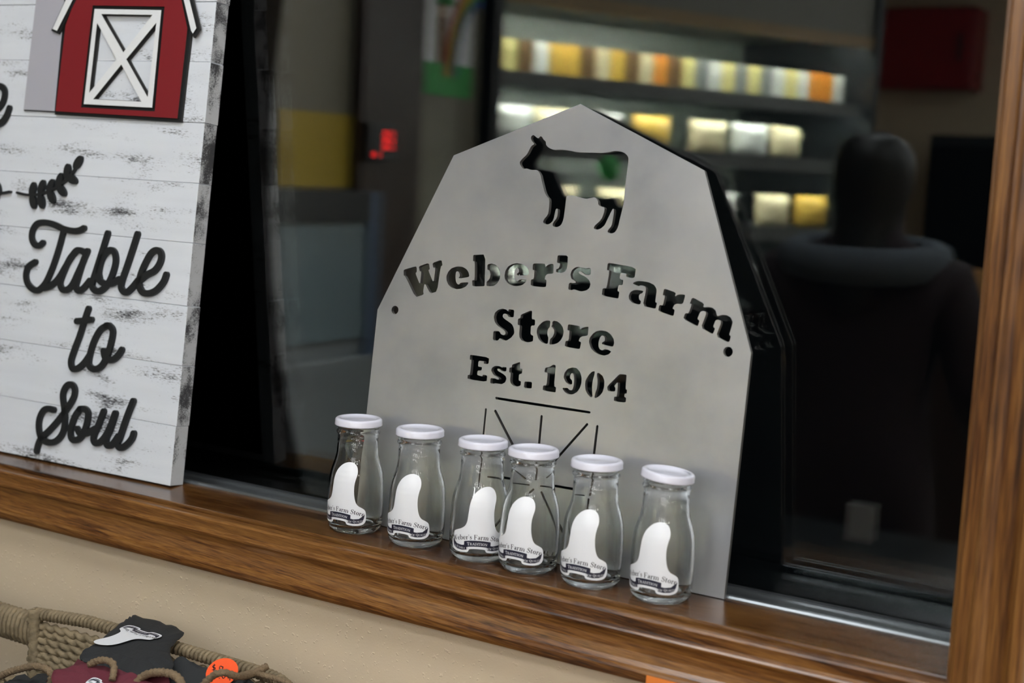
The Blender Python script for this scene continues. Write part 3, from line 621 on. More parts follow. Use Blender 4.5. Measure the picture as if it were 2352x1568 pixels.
# ------------------------------------------------------------------ lettering for stickers (serif, unit em)
TK, TN = 0.105, 0.045
SERIF = {
 'W': (0.98, [(TK, [(0.10,0.66),(0.29,0.02)]), (TN, [(0.29,0.02),(0.48,0.62)]), (TK, [(0.44,0.66),(0.64,0.02)]), (TN, [(0.64,0.02),(0.84,0.66)]), (TN, [(0.0,0.66),(0.22,0.66)]), (TN, [(0.34,0.66),(0.56,0.66)]), (TN, [(0.74,0.66),(0.94,0.66)])]),
 'e': (0.47, [(TN, [(0.08,0.26),(0.40,0.26)]), (TN, [(0.40,0.26),(0.37,0.40),(0.24,0.45),(0.11,0.38)]), (TK, [(0.12,0.38),(0.08,0.24),(0.12,0.09),(0.24,0.03)]), (TN, [(0.24,0.03),(0.33,0.03),(0.41,0.10)])]),
 'b': (0.53, [(TK, [(0.10,0.70),(0.10,0.02)]), (TN, [(0.0,0.69),(0.12,0.69)]), (TN, [(0.12,0.36),(0.22,0.44),(0.30,0.44)]), (TK, [(0.32,0.42),(0.42,0.33),(0.43,0.16),(0.34,0.04)]), (TN, [(0.34,0.03),(0.22,0.01),(0.10,0.06)])]),
 'r': (0.39, [(TK, [(0.12,0.43),(0.12,0.02)]), (TN, [(0.01,0.43),(0.13,0.43)]), (TN, [(0.01,0.02),(0.24,0.02)]), (TN, [(0.15,0.32),(0.24,0.42),(0.34,0.43)]), (TK*0.9, [(0.32,0.41),(0.34,0.37)])]),
 '\'': (0.20, [(TK, [(0.10,0.68),(0.10,0.62)]), (TN, [(0.11,0.62),(0.08,0.52)])]),
 's': (0.39, [(TN, [(0.31,0.38),(0.24,0.44),(0.15,0.44),(0.08,0.38)]), (TK, [(0.09,0.36),(0.16,0.27),(0.27,0.20),(0.30,0.12)]), (TN, [(0.30,0.10),(0.24,0.03),(0.14,0.02),(0.06,0.09)]), (TN, [(0.32,0.44),(0.32,0.33)]), (TN, [(0.05,0.14),(0.05,0.02)])]),
 'F': (0.56, [(TK, [(0.14,0.66),(0.14,0.02)]), (TN, [(0.02,0.66),(0.50,0.66)]), (TN, [(0.50,0.67),(0.50,0.52)]), (TN, [(0.14,0.36),(0.38,0.36)]), (TN, [(0.38,0.44),(0.38,0.28)]), (TN, [(0.02,0.02),(0.28,0.02)])]),
 'a': (0.47, [(TN, [(0.07,0.36),(0.16,0.44),(0.26,0.43)]), (TK, [(0.29,0.41),(0.32,0.34),(0.32,0.06)]), (TN, [(0.32,0.03),(0.44,0.03)]), (TK*0.8, [(0.31,0.26),(0.14,0.21),(0.08,0.12),(0.13,0.04)]), (TN, [(0.13,0.03),(0.24,0.03),(0.32,0.10)])]),
 'm': (0.86, [(TK, [(0.12,0.43),(0.12,0.02)]), (TK, [(0.41,0.36),(0.41,0.02)]), (TK, [(0.70,0.36),(0.70,0.02)]), (TN, [(0.14,0.34),(0.26,0.44),(0.36,0.43),(0.41,0.36)]), (TN, [(0.43,0.34),(0.55,0.44),(0.65,0.43),(0.70,0.36)]), (TN, [(0.01,0.43),(0.13,0.43)]), (TN, [(0.02,0.02),(0.22,0.02)]), (TN, [(0.32,0.02),(0.50,0.02)]), (TN, [(0.61,0.02),(0.80,0.02)])]),
 'S': (0.52, [(TN, [(0.42,0.56),(0.34,0.65),(0.20,0.67),(0.10,0.58)]), (TK, [(0.10,0.56),(0.13,0.44),(0.30,0.34),(0.42,0.24),(0.41,0.12)]), (TN, [(0.41,0.11),(0.32,0.02),(0.18,0.01),(0.08,0.11)]), (TN, [(0.44,0.68),(0.44,0.48)]), (TN, [(0.06,0.20),(0.06,0.0)])]),
 't': (0.34, [(TK, [(0.14,0.56),(0.14,0.10),(0.20,0.04)]), (TN, [(0.20,0.03),(0.30,0.08)]), (TN, [(0.02,0.43),(0.28,0.43)])]),
 'o': (0.52, [(TK, [(0.15,0.38),(0.09,0.24),(0.15,0.07)]), (TK, [(0.36,0.38),(0.43,0.24),(0.36,0.07)]), (TN, [(0.14,0.39),(0.26,0.45),(0.37,0.39)]), (TN, [(0.14,0.07),(0.26,0.01),(0.37,0.07)])]),
 'T': (0.60, [(TK, [(0.29,0.66),(0.29,0.02)]), (TN, [(0.03,0.65),(0.55,0.65)]), (TN, [(0.04,0.66),(0.04,0.50)]), (TN, [(0.54,0.66),(0.54,0.50)]), (TN, [(0.18,0.02),(0.40,0.02)])]),
 'R': (0.64, [(TK, [(0.14,0.66),(0.14,0.02)]), (TN, [(0.02,0.65),(0.34,0.65)]), (TK, [(0.38,0.63),(0.45,0.50),(0.36,0.38)]), (TN, [(0.14,0.35),(0.36,0.36)]), (TK, [(0.32,0.35),(0.52,0.03)]), (TN, [(0.02,0.02),(0.26,0.02)]), (TN, [(0.50,0.02),(0.62,0.02)])]),
 'A': (0.66, [(TN, [(0.32,0.68),(0.10,0.02)]), (TK, [(0.33,0.66),(0.54,0.02)]), (TN, [(0.18,0.24),(0.46,0.24)]), (TN, [(0.0,0.02),(0.20,0.02)]), (TN, [(0.42,0.02),(0.66,0.02)])]),
 'D': (0.70, [(TK, [(0.14,0.66),(0.14,0.02)]), (TN, [(0.02,0.65),(0.34,0.65),(0.48,0.60)]), (TK, [(0.49,0.58),(0.58,0.34),(0.49,0.10)]), (TN, [(0.48,0.07),(0.34,0.02),(0.02,0.02)])]),
 'I': (0.30, [(TK, [(0.14,0.66),(0.14,0.02)]), (TN, [(0.02,0.65),(0.26,0.65)]), (TN, [(0.02,0.02),(0.26,0.02)])]),
 'O': (0.70, [(TK, [(0.18,0.58),(0.08,0.34),(0.18,0.10)]), (TK, [(0.50,0.58),(0.60,0.34),(0.50,0.10)]), (TN, [(0.17,0.59),(0.34,0.67),(0.51,0.59)]), (TN, [(0.17,0.09),(0.34,0.01),(0.51,0.09)])]),
 'N': (0.68, [(TN, [(0.12,0.66),(0.12,0.02)]), (TK, [(0.10,0.66),(0.54,0.02)]), (TN, [(0.54,0.66),(0.54,0.02)]), (TN, [(0.02,0.65),(0.16,0.65)]), (TN, [(0.44,0.65),(0.64,0.65)]), (TN, [(0.02,0.02),(0.22,0.02)])]),
 'Q': (0.72, [(TK, [(0.18,0.58),(0.08,0.34),(0.18,0.10)]), (TK, [(0.50,0.58),(0.60,0.34),(0.50,0.10)]), (TN, [(0.17,0.59),(0.34,0.67),(0.51,0.59)]), (TN, [(0.17,0.09),(0.34,0.01),(0.51,0.09)]), (TK*0.8, [(0.34,0.06),(0.46,-0.08),(0.64,-0.10)])]),
 'U': (0.68, [(TK, [(0.14,0.66),(0.14,0.20),(0.24,0.05)]), (TN, [(0.24,0.03),(0.40,0.02),(0.52,0.14),(0.54,0.66)]), (TN, [(0.02,0.65),(0.26,0.65)]), (TN, [(0.44,0.65),(0.64,0.65)])]),
 'L': (0.54, [(TK, [(0.14,0.66),(0.14,0.02)]), (TN, [(0.02,0.65),(0.26,0.65)]), (TN, [(0.02,0.02),(0.48,0.02),(0.50,0.18)])]),
 'Y': (0.62, [(TK, [(0.08,0.66),(0.30,0.34)]), (TN, [(0.30,0.34),(0.52,0.66)]), (TK, [(0.30,0.34),(0.30,0.02)]), (TN, [(0.0,0.65),(0.20,0.65)]), (TN, [(0.42,0.65),(0.62,0.65)]), (TN, [(0.20,0.02),(0.40,0.02)])]),
 'M': (0.82, [(TN, [(0.12,0.66),(0.12,0.02)]), (TK, [(0.12,0.66),(0.40,0.04)]), (TN, [(0.40,0.04),(0.66,0.66)]), (TK, [(0.68,0.66),(0.68,0.02)]), (TN, [(0.02,0.65),(0.14,0.65)]), (TN, [(0.02,0.02),(0.22,0.02)]), (TN, [(0.58,0.02),(0.80,0.02)])]),
 ' ': (0.26, [])}
def text(ink, runs, mid, path, sx=1.0):
    """runs: list of (string, em size); laid along path(s)->(x,y,angle) with s measured from the middle"""
    tot = sum(SERIF[c][0]*em*sx for s, em in runs for c in s); s0 = -tot/2
    for st, em in runs:
        for c in st:
            adv, ss = SERIF[c]; cx = s0 + adv*em*sx/2
            x, y, a = path(mid+cx)
            for w_, pts in ss:
                q = [((px-adv/2)*em*sx, py*em) for px, py in pts]
                ink.stroke([(x+u*math.cos(a)-v*math.sin(a), y+u*math.sin(a)+v*math.cos(a)) for u, v in q], w_*em, sub=3 if len(q) > 2 else 1, caps=False)
            s0 += adv*em*sx
def arc(y0, k):                                     # gentle arch, k = sag per square metre
    return lambda s: (s, y0 - k*s*s, math.atan(-2*k*s))
MMS = 0.001
def sticker_layers():
    """die-cut white sticker with shop name and ribbon (in metres, origin at the middle of the ribbon)"""
    base = Ink()
    o = [(-25.5,-1.5),(-25.3,3.6),(-23.8,5.2),(-23.6,10.4),(-20.5,12.2),(-13,15.2),(-9.6,19.5),(-8.8,28),(-8.0,38),(-5.0,45.0),(1.5,49.8),(9.5,51.2),(15.8,48.5),(17.2,42.0),(14.2,34.0),(13.6,26.0),(14.6,18.0),(17.0,12.6),(21.5,10.4),(24.6,8.2),(25.4,3.6),(25.6,-2.0),(23.2,-4.8),(18.5,-5.9),(10.5,-5.6),(7.4,-4.6),(7.0,-1.9),(-7.0,-1.9),(-7.4,-4.8),(-10.5,-5.8),(-19.5,-6.0),(-23.5,-4.8)]
    base.poly([(x*MMS, y*MMS) for x, y in chaikin(o, 2, 0.25)])
    rib = Ink()
    up = arc(0, 0)
    c = [(-11.5+i*23/10) for i in range(11)]
    rib.poly([(x*MMS, (5.4-0.011*x*x)*MMS) for x in c] + [(x*MMS, (0.2-0.011*x*x)*MMS) for x in reversed(c)])
    for s in (-1, 1):
        rib.poly([(s*8.4*MMS, -0.9*MMS), (s*11.5*MMS, -1.2*MMS), (s*11.5*MMS, 1.0*MMS), (s*8.4*MMS, 0.6*MMS), (s*7.9*MMS, -3.4*MMS)][:4] + [(s*8.0*MMS, -3.6*MMS)])
        e = [(9.6, 1.0), (14, 0.2), (19, 0.6), (24.3, 4.4), (23.4, 0.4), (22.0, -2.6), (18.5, -3.8), (13.5, -4.0), (9.0, -3.2)]
        rib.poly([(s*x*MMS, y*MMS) for x, y in e])
    name = Ink(); text(name, [("Weber's Farm Store", 0.0060)], 0.0, arc(0.0062, 7.0), sx=0.92)
    small = Ink()
    text(small, [('T', 0.0040), ('RADITION', 0.0032)], 0.0, arc(0.0014, 11.0))
    text(small, [('A ', 0.0030), ('F', 0.0030), ('AMILY', 0.0023)], -0.0160, lambda s: (s, -0.0028 - (s+0.016)*0.05, 0.0))
    text(small, [('O', 0.0030), ('F', 0.0023), (' ', 0.0030), ('Q', 0.0030), ('UALITY', 0.0023)], 0.0165, lambda s: (s, -0.0027 + (s-0.016)*0.05, 0.03))
    return base, rib, name, small
ST_BASE, ST_RIB, ST_NAME, ST_SMALL = sticker_layers()

# ------------------------------------------------------------------ jars
JH, JR = 0.1133, 0.0279
outer = [(0.0, 0.0028), (0.0150, 0.0026), (0.0195, 0.0008), (0.0225, 0.0004), (0.0248, 0.0018), (0.0266, 0.0050), (0.0275, 0.0100), (0.0279, 0.0180), (0.0279, 0.0300), (0.0278, 0.0400), (0.0275, 0.0470), (0.0270, 0.0535), (0.0261, 0.0590), (0.0247, 0.0642), (0.0229, 0.0695), (0.0214, 0.0748), (0.0205, 0.0810), (0.0200, 0.0970), (0.0214, 0.0984), (0.0217, 0.0998), (0.0212, 0.1010), (0.0201, 0.1018), (0.0200, 0.1032), (0.0210, 0.1040), (0.0210, 0.1054), (0.0200, 0.1062), (0.0199, 0.1115)]
def rad(z):
    for (a, za), (b, zb) in zip(outer[5:17], outer[6:18]):
        if za <= z <= zb: return a+(b-a)*(z-za)/(zb-za)
    return outer[5][0] if z < outer[5][1] else 0.0199
wall = 0.0021
inner = [(0.0176, 0.1115), (0.0178, 0.0950)] + [(r-wall, z) for r, z in reversed(outer[7:16])] + [(0.0247, 0.0105), (0.0225, 0.0068), (0.0180, 0.0056), (0.0, 0.0058)]
jar_prof = []
for a in [outer + inner]:
    jar_prof = a
lid_prof = [(0.0, 0.1122), (0.0172, 0.1122), (0.0178, 0.1127), (0.0198, 0.1133), (0.0216, 0.1132), (0.0228, 0.1125), (0.0234, 0.1113), (0.0235, 0.1080), (0.0238, 0.1070), (0.0237, 0.1063), (0.0230, 0.1061), (0.0227, 0.1070), (0.0226, 0.1108), (0.0, 0.1112)]
proto = None
JXY = [(-0.3964, -0.0975), (-0.3219, -0.0975), (-0.2484, -0.0990), (-0.1920, -0.1010), (-0.1248, -0.1035), (-0.0562, -0.1015)]
JLAB = ['clear glass milk jar at the end of the row nearest the white plank sign', 'clear glass milk jar second in the row from the white plank sign', 'clear glass milk jar with its sticker partly hidden by the jar next to it',
        'clear glass milk jar covering the edge of its neighbour\'s sticker', 'clear glass milk jar second from the oak post end of the row', 'clear glass milk jar at the oak post end of the row, its lid on askew']
STA = [-0.62, -0.53, -0.04, -0.50, -0.47, -0.44]     # how far each sticker is turned
jars = []
def copy_tree(o, parent=None):
    c = o.copy(); COL.objects.link(c); c.parent = parent
    for ch in list(o.children): copy_tree(ch, c)
    return c
def make_jar():
    t = empty('glass_jar')
    lathe('glass_body', jar_prof, GLASS, t, seg=72)
    ld = lathe('lid', lid_prof, LID, t, seg=64)
    z0 = 0.0165
    def on_jar(off):
        def fn(x, y):
            z = z0+y*1.1; r = rad(z)+off; a = x*1.1/0.0279
            return (r*math.sin(a), -r*math.cos(a), z)
        return fn
    s = ST_BASE.mapped('sticker', on_jar(0.00015), STICK, t, cut=0.0022)
    ST_RIB.mapped('ribbon', on_jar(0.00030), NAVY, s, cut=0.0022)
    ST_NAME.mapped('lettering', on_jar(0.00032), INK, s)
    ST_SMALL.mapped('ribbon_lettering', on_jar(0.00045), STICK, s)
    return t
proto = make_jar()
for i, (x, y) in enumerate(JXY):
    j = proto if i == 0 else copy_tree(proto)
    j.location = (x, y, 0.0)
    view = math.atan2(CAM.x-x, -(CAM.y-y))              # turn that would face the camera
    j.rotation_euler = (0, 0, view + STA[i])
    if i == 5:
        for ch in j.children:
            if ch.name.startswith('lid'): ch.rotation_euler = (0.0, 0.0, 0.0)
    tag(j, JLAB[i], 'jar', 'milk jars lined up on the sill')
    jars.append(j)
for ch in jars[5].children:
    if ch.name.startswith('lid'):
        Rv = Matrix.Rotation(math.radians(-5.0), 4, Vector((0.41, -0.91, 0)).normalized())
        c = Matrix.Translation((0, 0, 0.1085)); Rl = Matrix.Rotation(-jars[5].rotation_euler.z, 4, 'Z')
        ch.matrix_local = c @ Rl @ Rv @ Rl.inverted() @ c.inverted()

# ------------------------------------------------------------------ table and basket below the sill
TZ = -0.30
TABLEM = oak('table_wood', 'x', dark=0.7)
t = empty('display_table', (-0.75, -0.40, ZF), label='brown wooden table under the window carrying the basket', cat='table')
box('tabletop', (-0.62, -0.235, TZ-ZF-0.03), (0.66, 0.235, TZ-ZF), TABLEM, t, bev=0.003)
for sx, sy in ((-0.56, -0.19), (-0.56, 0.19), (0.60, -0.19), (0.60, 0.19)): box('leg', (sx-0.025, sy-0.025, 0), (sx+0.025, sy+0.025, TZ-ZF-0.03), TABLEM, t, bev=0.003)
BK = empty('seagrass_basket', (0, 0, 0), label='woven seagrass basket with a wrapped rope handle against the beige wall', cat='basket')
def rrect(x0, x1, y0, y1, r, z, n=8):
    pts = []
    for cx, cy, a0 in ((x1-r, y1-r, 0), (x0+r, y1-r, PI/2), (x0+r, y0+r, PI), (x1-r, y0+r, 1.5*PI)):
        for k in range(n+1): a = a0+PI/2*k/n; pts.append((cx+r*math.cos(a), cy+r*math.sin(a), z))
    return pts
bx0, bx1, by0, by1, brim = -1.02, -0.350, -0.60, -0.203, -0.126
HX0, HX1 = -0.94, -0.742
rows = 22; pit = 0.00784
def dip(x): return -0.008*max(0, min(1, (-0.66-x)/0.08))
for k in range(1, rows):
    z = brim - 0.004 - k*pit; fl = 0.020*(k/rows)
    pts = rrect(bx0+fl, bx1-fl, by0+fl, by1-fl, 0.07, z)
    sag = lambda p: (p[0], p[1], p[2]+dip(p[0])*(1-k/rows)+random.uniform(-0.0008, 0.0008))
    if k <= 9:
        # open path that stops at the handle gap in the rear side
        i0 = 0
        rear = by1-fl
        path = [(HX0, rear, z)] + pts[9+0:] + pts[:9] + [(HX1, rear, z)]
        rope('rope_row', [sag(p) for p in path], 0.0050, SEAGRASS, BK, pitch=0.034+random.uniform(-0.004, 0.004), fuzz=0.05, lobes=2, depth=0.55, step=0.003, sides=10)
    else:
        rope('rope_row', [sag(p) for p in pts], 0.0050, SEAGRASS, BK, closed=True, pitch=0.034, fuzz=0.05, lobes=2, depth=0.55, step=0.003, sides=10)
bp_ = [(p[0], p[1]) for p in rrect(bx0+0.022, bx1-0.022, by0+0.022, by1-0.022, 0.068, 0)]
bv, bf, bmi = slab2d(bp_, [], TZ, TZ+0.006); mesh_obj('base', bv, bf, SEAGRASS, BK)
rim = [(p[0], p[1], p[2]+dip(p[0])) for p in rrect(bx0, bx1, by0, by1, 0.07, brim)]
rope('rim', [(HX0, by1, brim+dip(HX0))] + rim[9:] + rim[:9] + [(-0.66, by1, brim), (HX1, by1, brim+dip(HX1))], 0.0050, SEAGRASS, BK, pitch=0.014, fuzz=0.05)
def coil(name, path, ry, rz, pitch, r, mat, parent):
    P = [Vector(p) for p in path]; out = []; s = 0
    for a, b in zip(P, P[1:]):
        l = (b-a).length; m = max(2, int(l/pitch*10)); d = (b-a).normalized(); side = d.cross(Vector((0, 0, 1))).normalized()
        for k in range(m):
            th = 2*PI*(s+l*k/m)/pitch; out.append(a.lerp(b, k/m)+side*(ry*math.cos(th))+Vector((0, 0, 1))*(rz*math.sin(th)))
        s += l
    return rope(name, out, r, mat, parent, lobes=2, pitch=0.012, depth=0.15, sides=6, step=0.002)
coil('rim_wrap', [(bx0+0.07, by1, brim), (HX0, by1, brim)], 0.0078, 0.0078, 0.0058, 0.0024, SEAGRASS, BK)
coil('rim_wrap', [(HX1, by1, brim+dip(HX1)), (-0.66, by1, brim), (bx1-0.07, by1, brim)] + [p for p in rim[:9][::-1]], 0.0050, 0.0050, 0.0056, 0.0022, SEAGRASS, BK)
hz = brim - 0.0265
box('handle_core', (HX0-0.01, by1-0.006, hz-0.014), (HX1+0.004, by1+0.006, hz+0.014), SEAGRASS, BK, bev=0.004)
coil('handle_wrap', [(HX0-0.01, by1, hz), (HX1+0.006, by1, hz)], 0.0095, 0.0165, 0.0066, 0.0033, SEAGRASS, BK)
for x in (HX1+0.006, HX0-0.012):
    rope('handle_post', [(x, by1-0.005, brim-0.002), (x+0.004, by1-0.007, brim-0.085)], 0.0075, SEAGRASS, BK, pitch=0.02, fuzz=0.1)

# pouches lying in the basket
def pouch(name, poly_px, c_px, cy, nrm, thick, mat, label, cat, org, stick=None, ztop=None):
    n = Vector(nrm).normalized(); p0 = on_plane(c_px[0], c_px[1], (0, cy, 0), Vector((0, 1, 0)))
    e1 = Vector((1, 0, 0)); e1 = (e1 - n*e1.dot(n)).normalized(); e2 = n.cross(e1)
    def uv(px, py):
        v = on_plane(px, py, p0, n)-p0; return (v.dot(e1), v.dot(e2))
    q = [uv(org[0]+a/org[2], org[1]+b/org[2]) for a, b in poly_px]
    q = chaikin(q, 2, 0.25)
    o = empty(name, label=label, cat=cat)
    Mx = Matrix((e1, e2, n)).transposed().to_4x4(); Mx.translation = p0; o.matrix_world = Mx
    qc = (sum(a for a, b in q)/len(q), sum(b for a, b in q)/len(q))
    # puffed body: three inset rings on top and bottom
    q = ccw(q); vs, fs = [], []; m = len(q)
    rings = [(1.0, 0.0), (0.985, 0.45), (0.90, 0.85), (0.55, 1.0)]
    wob = [random.uniform(-0.0012, 0.0012) for _ in range(m)]
    for sgn in (1, -1):
        for f, h in rings: vs += [(qc[0]+(a-qc[0])*f, qc[1]+(b-qc[1])*f, sgn*h*thick/2+wob[i]*f - (thick/2)) for i, (a, b) in enumerate(q)]
    k = len(rings)
    for sgn in (0, 1):
        for r in range(k-1):
            for i in range(m):
                j = (i+1) % m; a = sgn*k*m+r*m
                f = (a+i, a+j, a+m+j, a+m+i); fs.append(f if sgn == 0 else tuple(reversed(f)))
        fs.append(tuple(sgn*k*m+(k-1)*m+i for i in (range(m) if sgn == 0 else reversed(range(m)))))
    for i in range(m): j = (i+1) % m; fs.append((i, k*m+i, k*m+j, j))
    mesh_obj('pouch_body', vs, fs, mat, o, smooth=True)
    if stick:
        (cxp, cyp), (rx, ry) = stick[0], stick[1]
        c = uv(cxp, cyp); r = uv(cxp+rx, cyp+ry); ang = math.atan2(r[1]-c[1], r[0]-c[0]); k = stick[2] or math.hypot(r[0]-c[0], r[1]-c[1])/0.0467*0.84
        def fn(off): return lambda x, y: (c[0]+k*(x*math.cos(ang)-y*math.sin(ang)), c[1]+k*(x*math.sin(ang)+y*math.cos(ang)), off)
        s = ST_BASE.mapped('sticker', fn(0.0022), STICK, o); ST_RIB.mapped('ribbon', fn(0.0024), NAVY, s); ST_NAME.mapped('lettering', fn(0.0024), INK, s); ST_SMALL.mapped('ribbon_lettering', fn(0.0026), STICK, s)
    return o, uv
T3 = (0, 1360, 3.178)
pb, _ = pouch('black_pouch', [(985,150),(1150,200),(1320,250),(1355,285),(1290,330),(1240,385),(1245,450),(1280,520),(1210,560),(1140,575),(990,600),(820,540),(700,500),(590,480),(575,440),(640,385),(735,330),(800,270),(880,215),(940,165)], (318, 1407), -0.186, (0.0, -0.03, 1.0), 0.006, POUCHB,
      'black pouch with a white sticker lying on top in the basket', 'pouch', T3, stick=((327, 1455), (-85, -28), None))
pr, _ = pouch('maroon_pouch', [(360,560),(480,535),(590,500),(720,515),(820,545),(900,560),(1010,590),(1060,640),(1300,690),(1500,800),(900,900),(420,850),(380,660)], (230, 1530), -0.315, (0.0, -0.28, 0.96), 0.006, POUCHR,
      'dark red pouch with a white sticker in the basket', 'pouch', T3, stick=((238, 1576), (-82, -36), 0.72))
pk1, _ = pouch('black_pouch', [(30,640),(120,625),(215,640),(300,618),(340,640),(360,720),(300,800),(40,800),(-20,700)], (60, 1575), -0.33, (0.0, -0.5, 0.86), 0.006, POUCHB,
      'black pouch half out of sight in front of the basket handle', 'pouch', T3)
pk2, uv2 = pouch('black_pouch', [(1290,430),(1420,520),(1560,560),(1800,600),(1900,700),(1700,800),(1300,760),(1200,600)], (480, 1560), -0.253, (0.05, -0.62, 0.78), 0.006, POUCHB,
      'black pouch tied with twine carrying the round orange price sticker', 'pouch', T3)
def bag(mat, w, h, d, seed):
    """pillow-shaped food bag with crimped side seams"""
    rnd = random.Random(seed); vs, fs = [], []; nx, ny = 12, 10
    for s_ in (1, -1):
        for i in range(nx+1):
            for j in range(ny+1):
                u, v = i/nx*2-1, j/ny*2-1
                k = max(0, (1-u*u))**0.5*max(0, (1-v**4))**0.7; edge = abs(u) == 1 or abs(v) == 1
                vs.append((s_*d/2*k + (0 if edge else rnd.uniform(-0.004, 0.004)), u*w/2*(1-0.06*(1-v*v)), (v+1)/2*h))
    m = (nx+1)*(ny+1)
    for s_ in (0, 1):
        for i in range(nx):
            for j in range(ny):
                a = s_*m+i*(ny+1)+j; f = (a, a+ny+1, a+ny+2, a+1); fs.append(f if s_ == 0 else tuple(reversed(f)))
    bm = bmesh.new(); me = bpy.data.meshes.new('bag'); me.from_pydata(vs, [], fs); bm.from_mesh(me); bmesh.ops.remove_doubles(bm, verts=bm.verts, dist=1e-5); bm.to_mesh(me); bm.free()
    me.materials.append(mat); me.polygons.foreach_set('use_smooth', [True]*len(me.polygons)); return me
# the pile underneath: plump pouches layered up from the basket base
FILL = [('black', bag(POUCHB, 0.112, 0.124, 0.042, 11)), ('dark red', bag(POUCHR, 0.112, 0.124, 0.042, 12))]
rp_ = random.Random(5)
pile = [(x, y, TZ+0.006+0.0235+0.044*l) for l in range(3) for x in (-0.885, -0.754, -0.623, -0.492) for y in (-0.516, -0.402, -0.290) if not (l == 2 and y > -0.3 and x < -0.7)]
pile += [(-0.534, -0.266, -0.1430), (-0.487, -0.385, -0.1530), (-0.618, -0.408, -0.1800), (-0.430, -0.294, -0.1600)]
for q, (x, y, z) in enumerate(pile):
    nm, me = FILL[(q*5+q//3) % 2]
    o = bpy.data.objects.new('stuffed_pouch', me); COL.objects.link(o)
    o.matrix_world = Matrix.Translation((x, y, z)) @ Matrix.Rotation(rp_.uniform(-0.06, 0.06), 4, 'Z') @ Matrix.Rotation(-PI/2, 4, 'X') @ Matrix.Rotation(PI/2, 4, 'Z') @ Matrix.Rotation(PI/2, 4, 'X') @ Matrix.Translation((0, 0, -0.062))
    tag(o, 'plump '+nm+' pouch buried in the basket under the stickered pouches', 'pouch', nm+' pouches filling the basket')
# round orange price sticker, part of the tied pouch
ik = Ink(); c = uv2(513, 1548); ik.ellipse(c, 0.0172, 0.0150, -0.2, 28)
ps = ik.mapped('price_sticker', lambda x, y: (x, y, 0.0035), ORANGE, pk2)
ik = Ink()
def hand(pts, ox, oy, s): ik.stroke([uv2(ox+a*s, oy+b*s) for a, b in pts], 0.0009, sub=4)
hand([(6,1),(1,3),(2,6),(6,7),(5,10),(0,11)], 491, 1531, 1.1); hand([(4,-1),(3,13)], 491, 1531, 1.1)
hand([(7,3),(3,1),(1,5),(4,8),(7,5),(7,2),(6,13)], 506, 1533, 1.3)
hand([(0,12),(0.6,12.4)], 507, 1549, 1.1); hand([(4,2),(1,6),(3,12),(7,9),(6,3),(3,1)], 512, 1548, 1.2); hand([(7,3),(3,1),(1,5),(4,8),(7,5),(7,2),(6,14)], 524, 1550, 1.2)
ik.mapped('price_writing', lambda x, y: (x, y, 0.0037), INK, ps)
def p3(px, py, y): return on_plane(px, py, (0, y, 0), Vector((0, 1, 0)))
def twine(pts, label, r=0.0034):
    q = catmull([tuple(p3(*p)) for p in pts], 8)
    o = rope('jute_twine', q, r, TWINE, lobes=2, pitch=0.010, depth=0.25, sides=8, step=0.0012, fuzz=0.12); tag(o, label, 'twine', 'twine ties in the basket'); return o
twine([(0, 1552, -0.33), (30, 1540, -0.33), (75, 1530, -0.33), (110, 1538, -0.335), (118, 1560, -0.335), (108, 1600, -0.335)], 'loose twine loop beside the basket handle', 0.0036)
twine([(205, 1526, -0.318), (228, 1516, -0.318), (252, 1518, -0.318), (262, 1532, -0.32), (258, 1560, -0.33)], 'twine end behind the dark red pouch')
twine([(300, 1600, -0.324), (318, 1562, -0.316), (345, 1546, -0.314), (385, 1545, -0.314), (412, 1560, -0.316), (425, 1600, -0.324)], 'twine loop between the dark red pouch and the orange sticker', 0.0038)
twine([(465, 1575, -0.285), (488, 1552, -0.282), (512, 1544, -0.28), (545, 1553, -0.264), (575, 1549, -0.238), (612, 1531, -0.213)], 'twine tied across the round orange price sticker', 0.0036)
twine([(540, 1556, -0.262), (570, 1546, -0.240), (600, 1549, -0.226), (640, 1560, -0.221), (668, 1572, -0.222)], 'frayed twine tail lying over the basket rim', 0.0030)
tag(tube('wire_ring', catmull([tuple(p3(383+10*math.cos(a)*1.1+4*math.sin(a), 1543-9*math.sin(a), -0.262)) for a in [2*PI*i/12 for i in range(12)]], 4, True), 0.0005, plain('thin_wire', (0.6, 0.58, 0.5), 0.3, metal=1.0), closed=True), 'thin wire ring on the edge of the black pouch', 'ring')

# orange card standing under the casing
oc = on_plane(1486, 1550, (0, -0.172, 0), Vector((0, 1, 0)))
card = box('orange_card', (0, -0.0012, -0.19), (0.16, 0.0, 0), ORANGEC); card.location = oc; tag(card, 'plain orange card propped in front of the oak casing', 'card')
t = empty('card_stand', (oc.x+0.08, -0.215, TZ), label='low black stand holding up the orange card', cat='stand')
zt = oc.z-0.19-TZ
box('stand_base', (-0.06, -0.03, 0.0), (0.06, 0.055, 0.006), BLACKP, t, bev=0.002); box('stand_post', (-0.006, 0.0428, 0.006), (0.006, 0.0520, zt+0.05), BLACKP, t); box('stand_lip', (-0.06, 0.0360, zt-0.006), (0.06, 0.0520, zt+0.0002), BLACKP, t)
# the table carries the stand too
t2 = empty('side_table', (0.28, -0.40, ZF), label='brown wooden side table carrying the orange card stand', cat='table')
box('tabletop', (-0.355, -0.235, TZ-ZF-0.03), (0.24, 0.235, TZ-ZF), TABLEM, t2, bev=0.003)
for sx, sy in ((-0.315, -0.19), (-0.315, 0.19), (0.2, -0.19), (0.2, 0.19)): box('leg', (sx-0.025, sy-0.025, 0), (sx+0.025, sy+0.025, TZ-ZF-0.03), TABLEM, t2, bev=0.003)

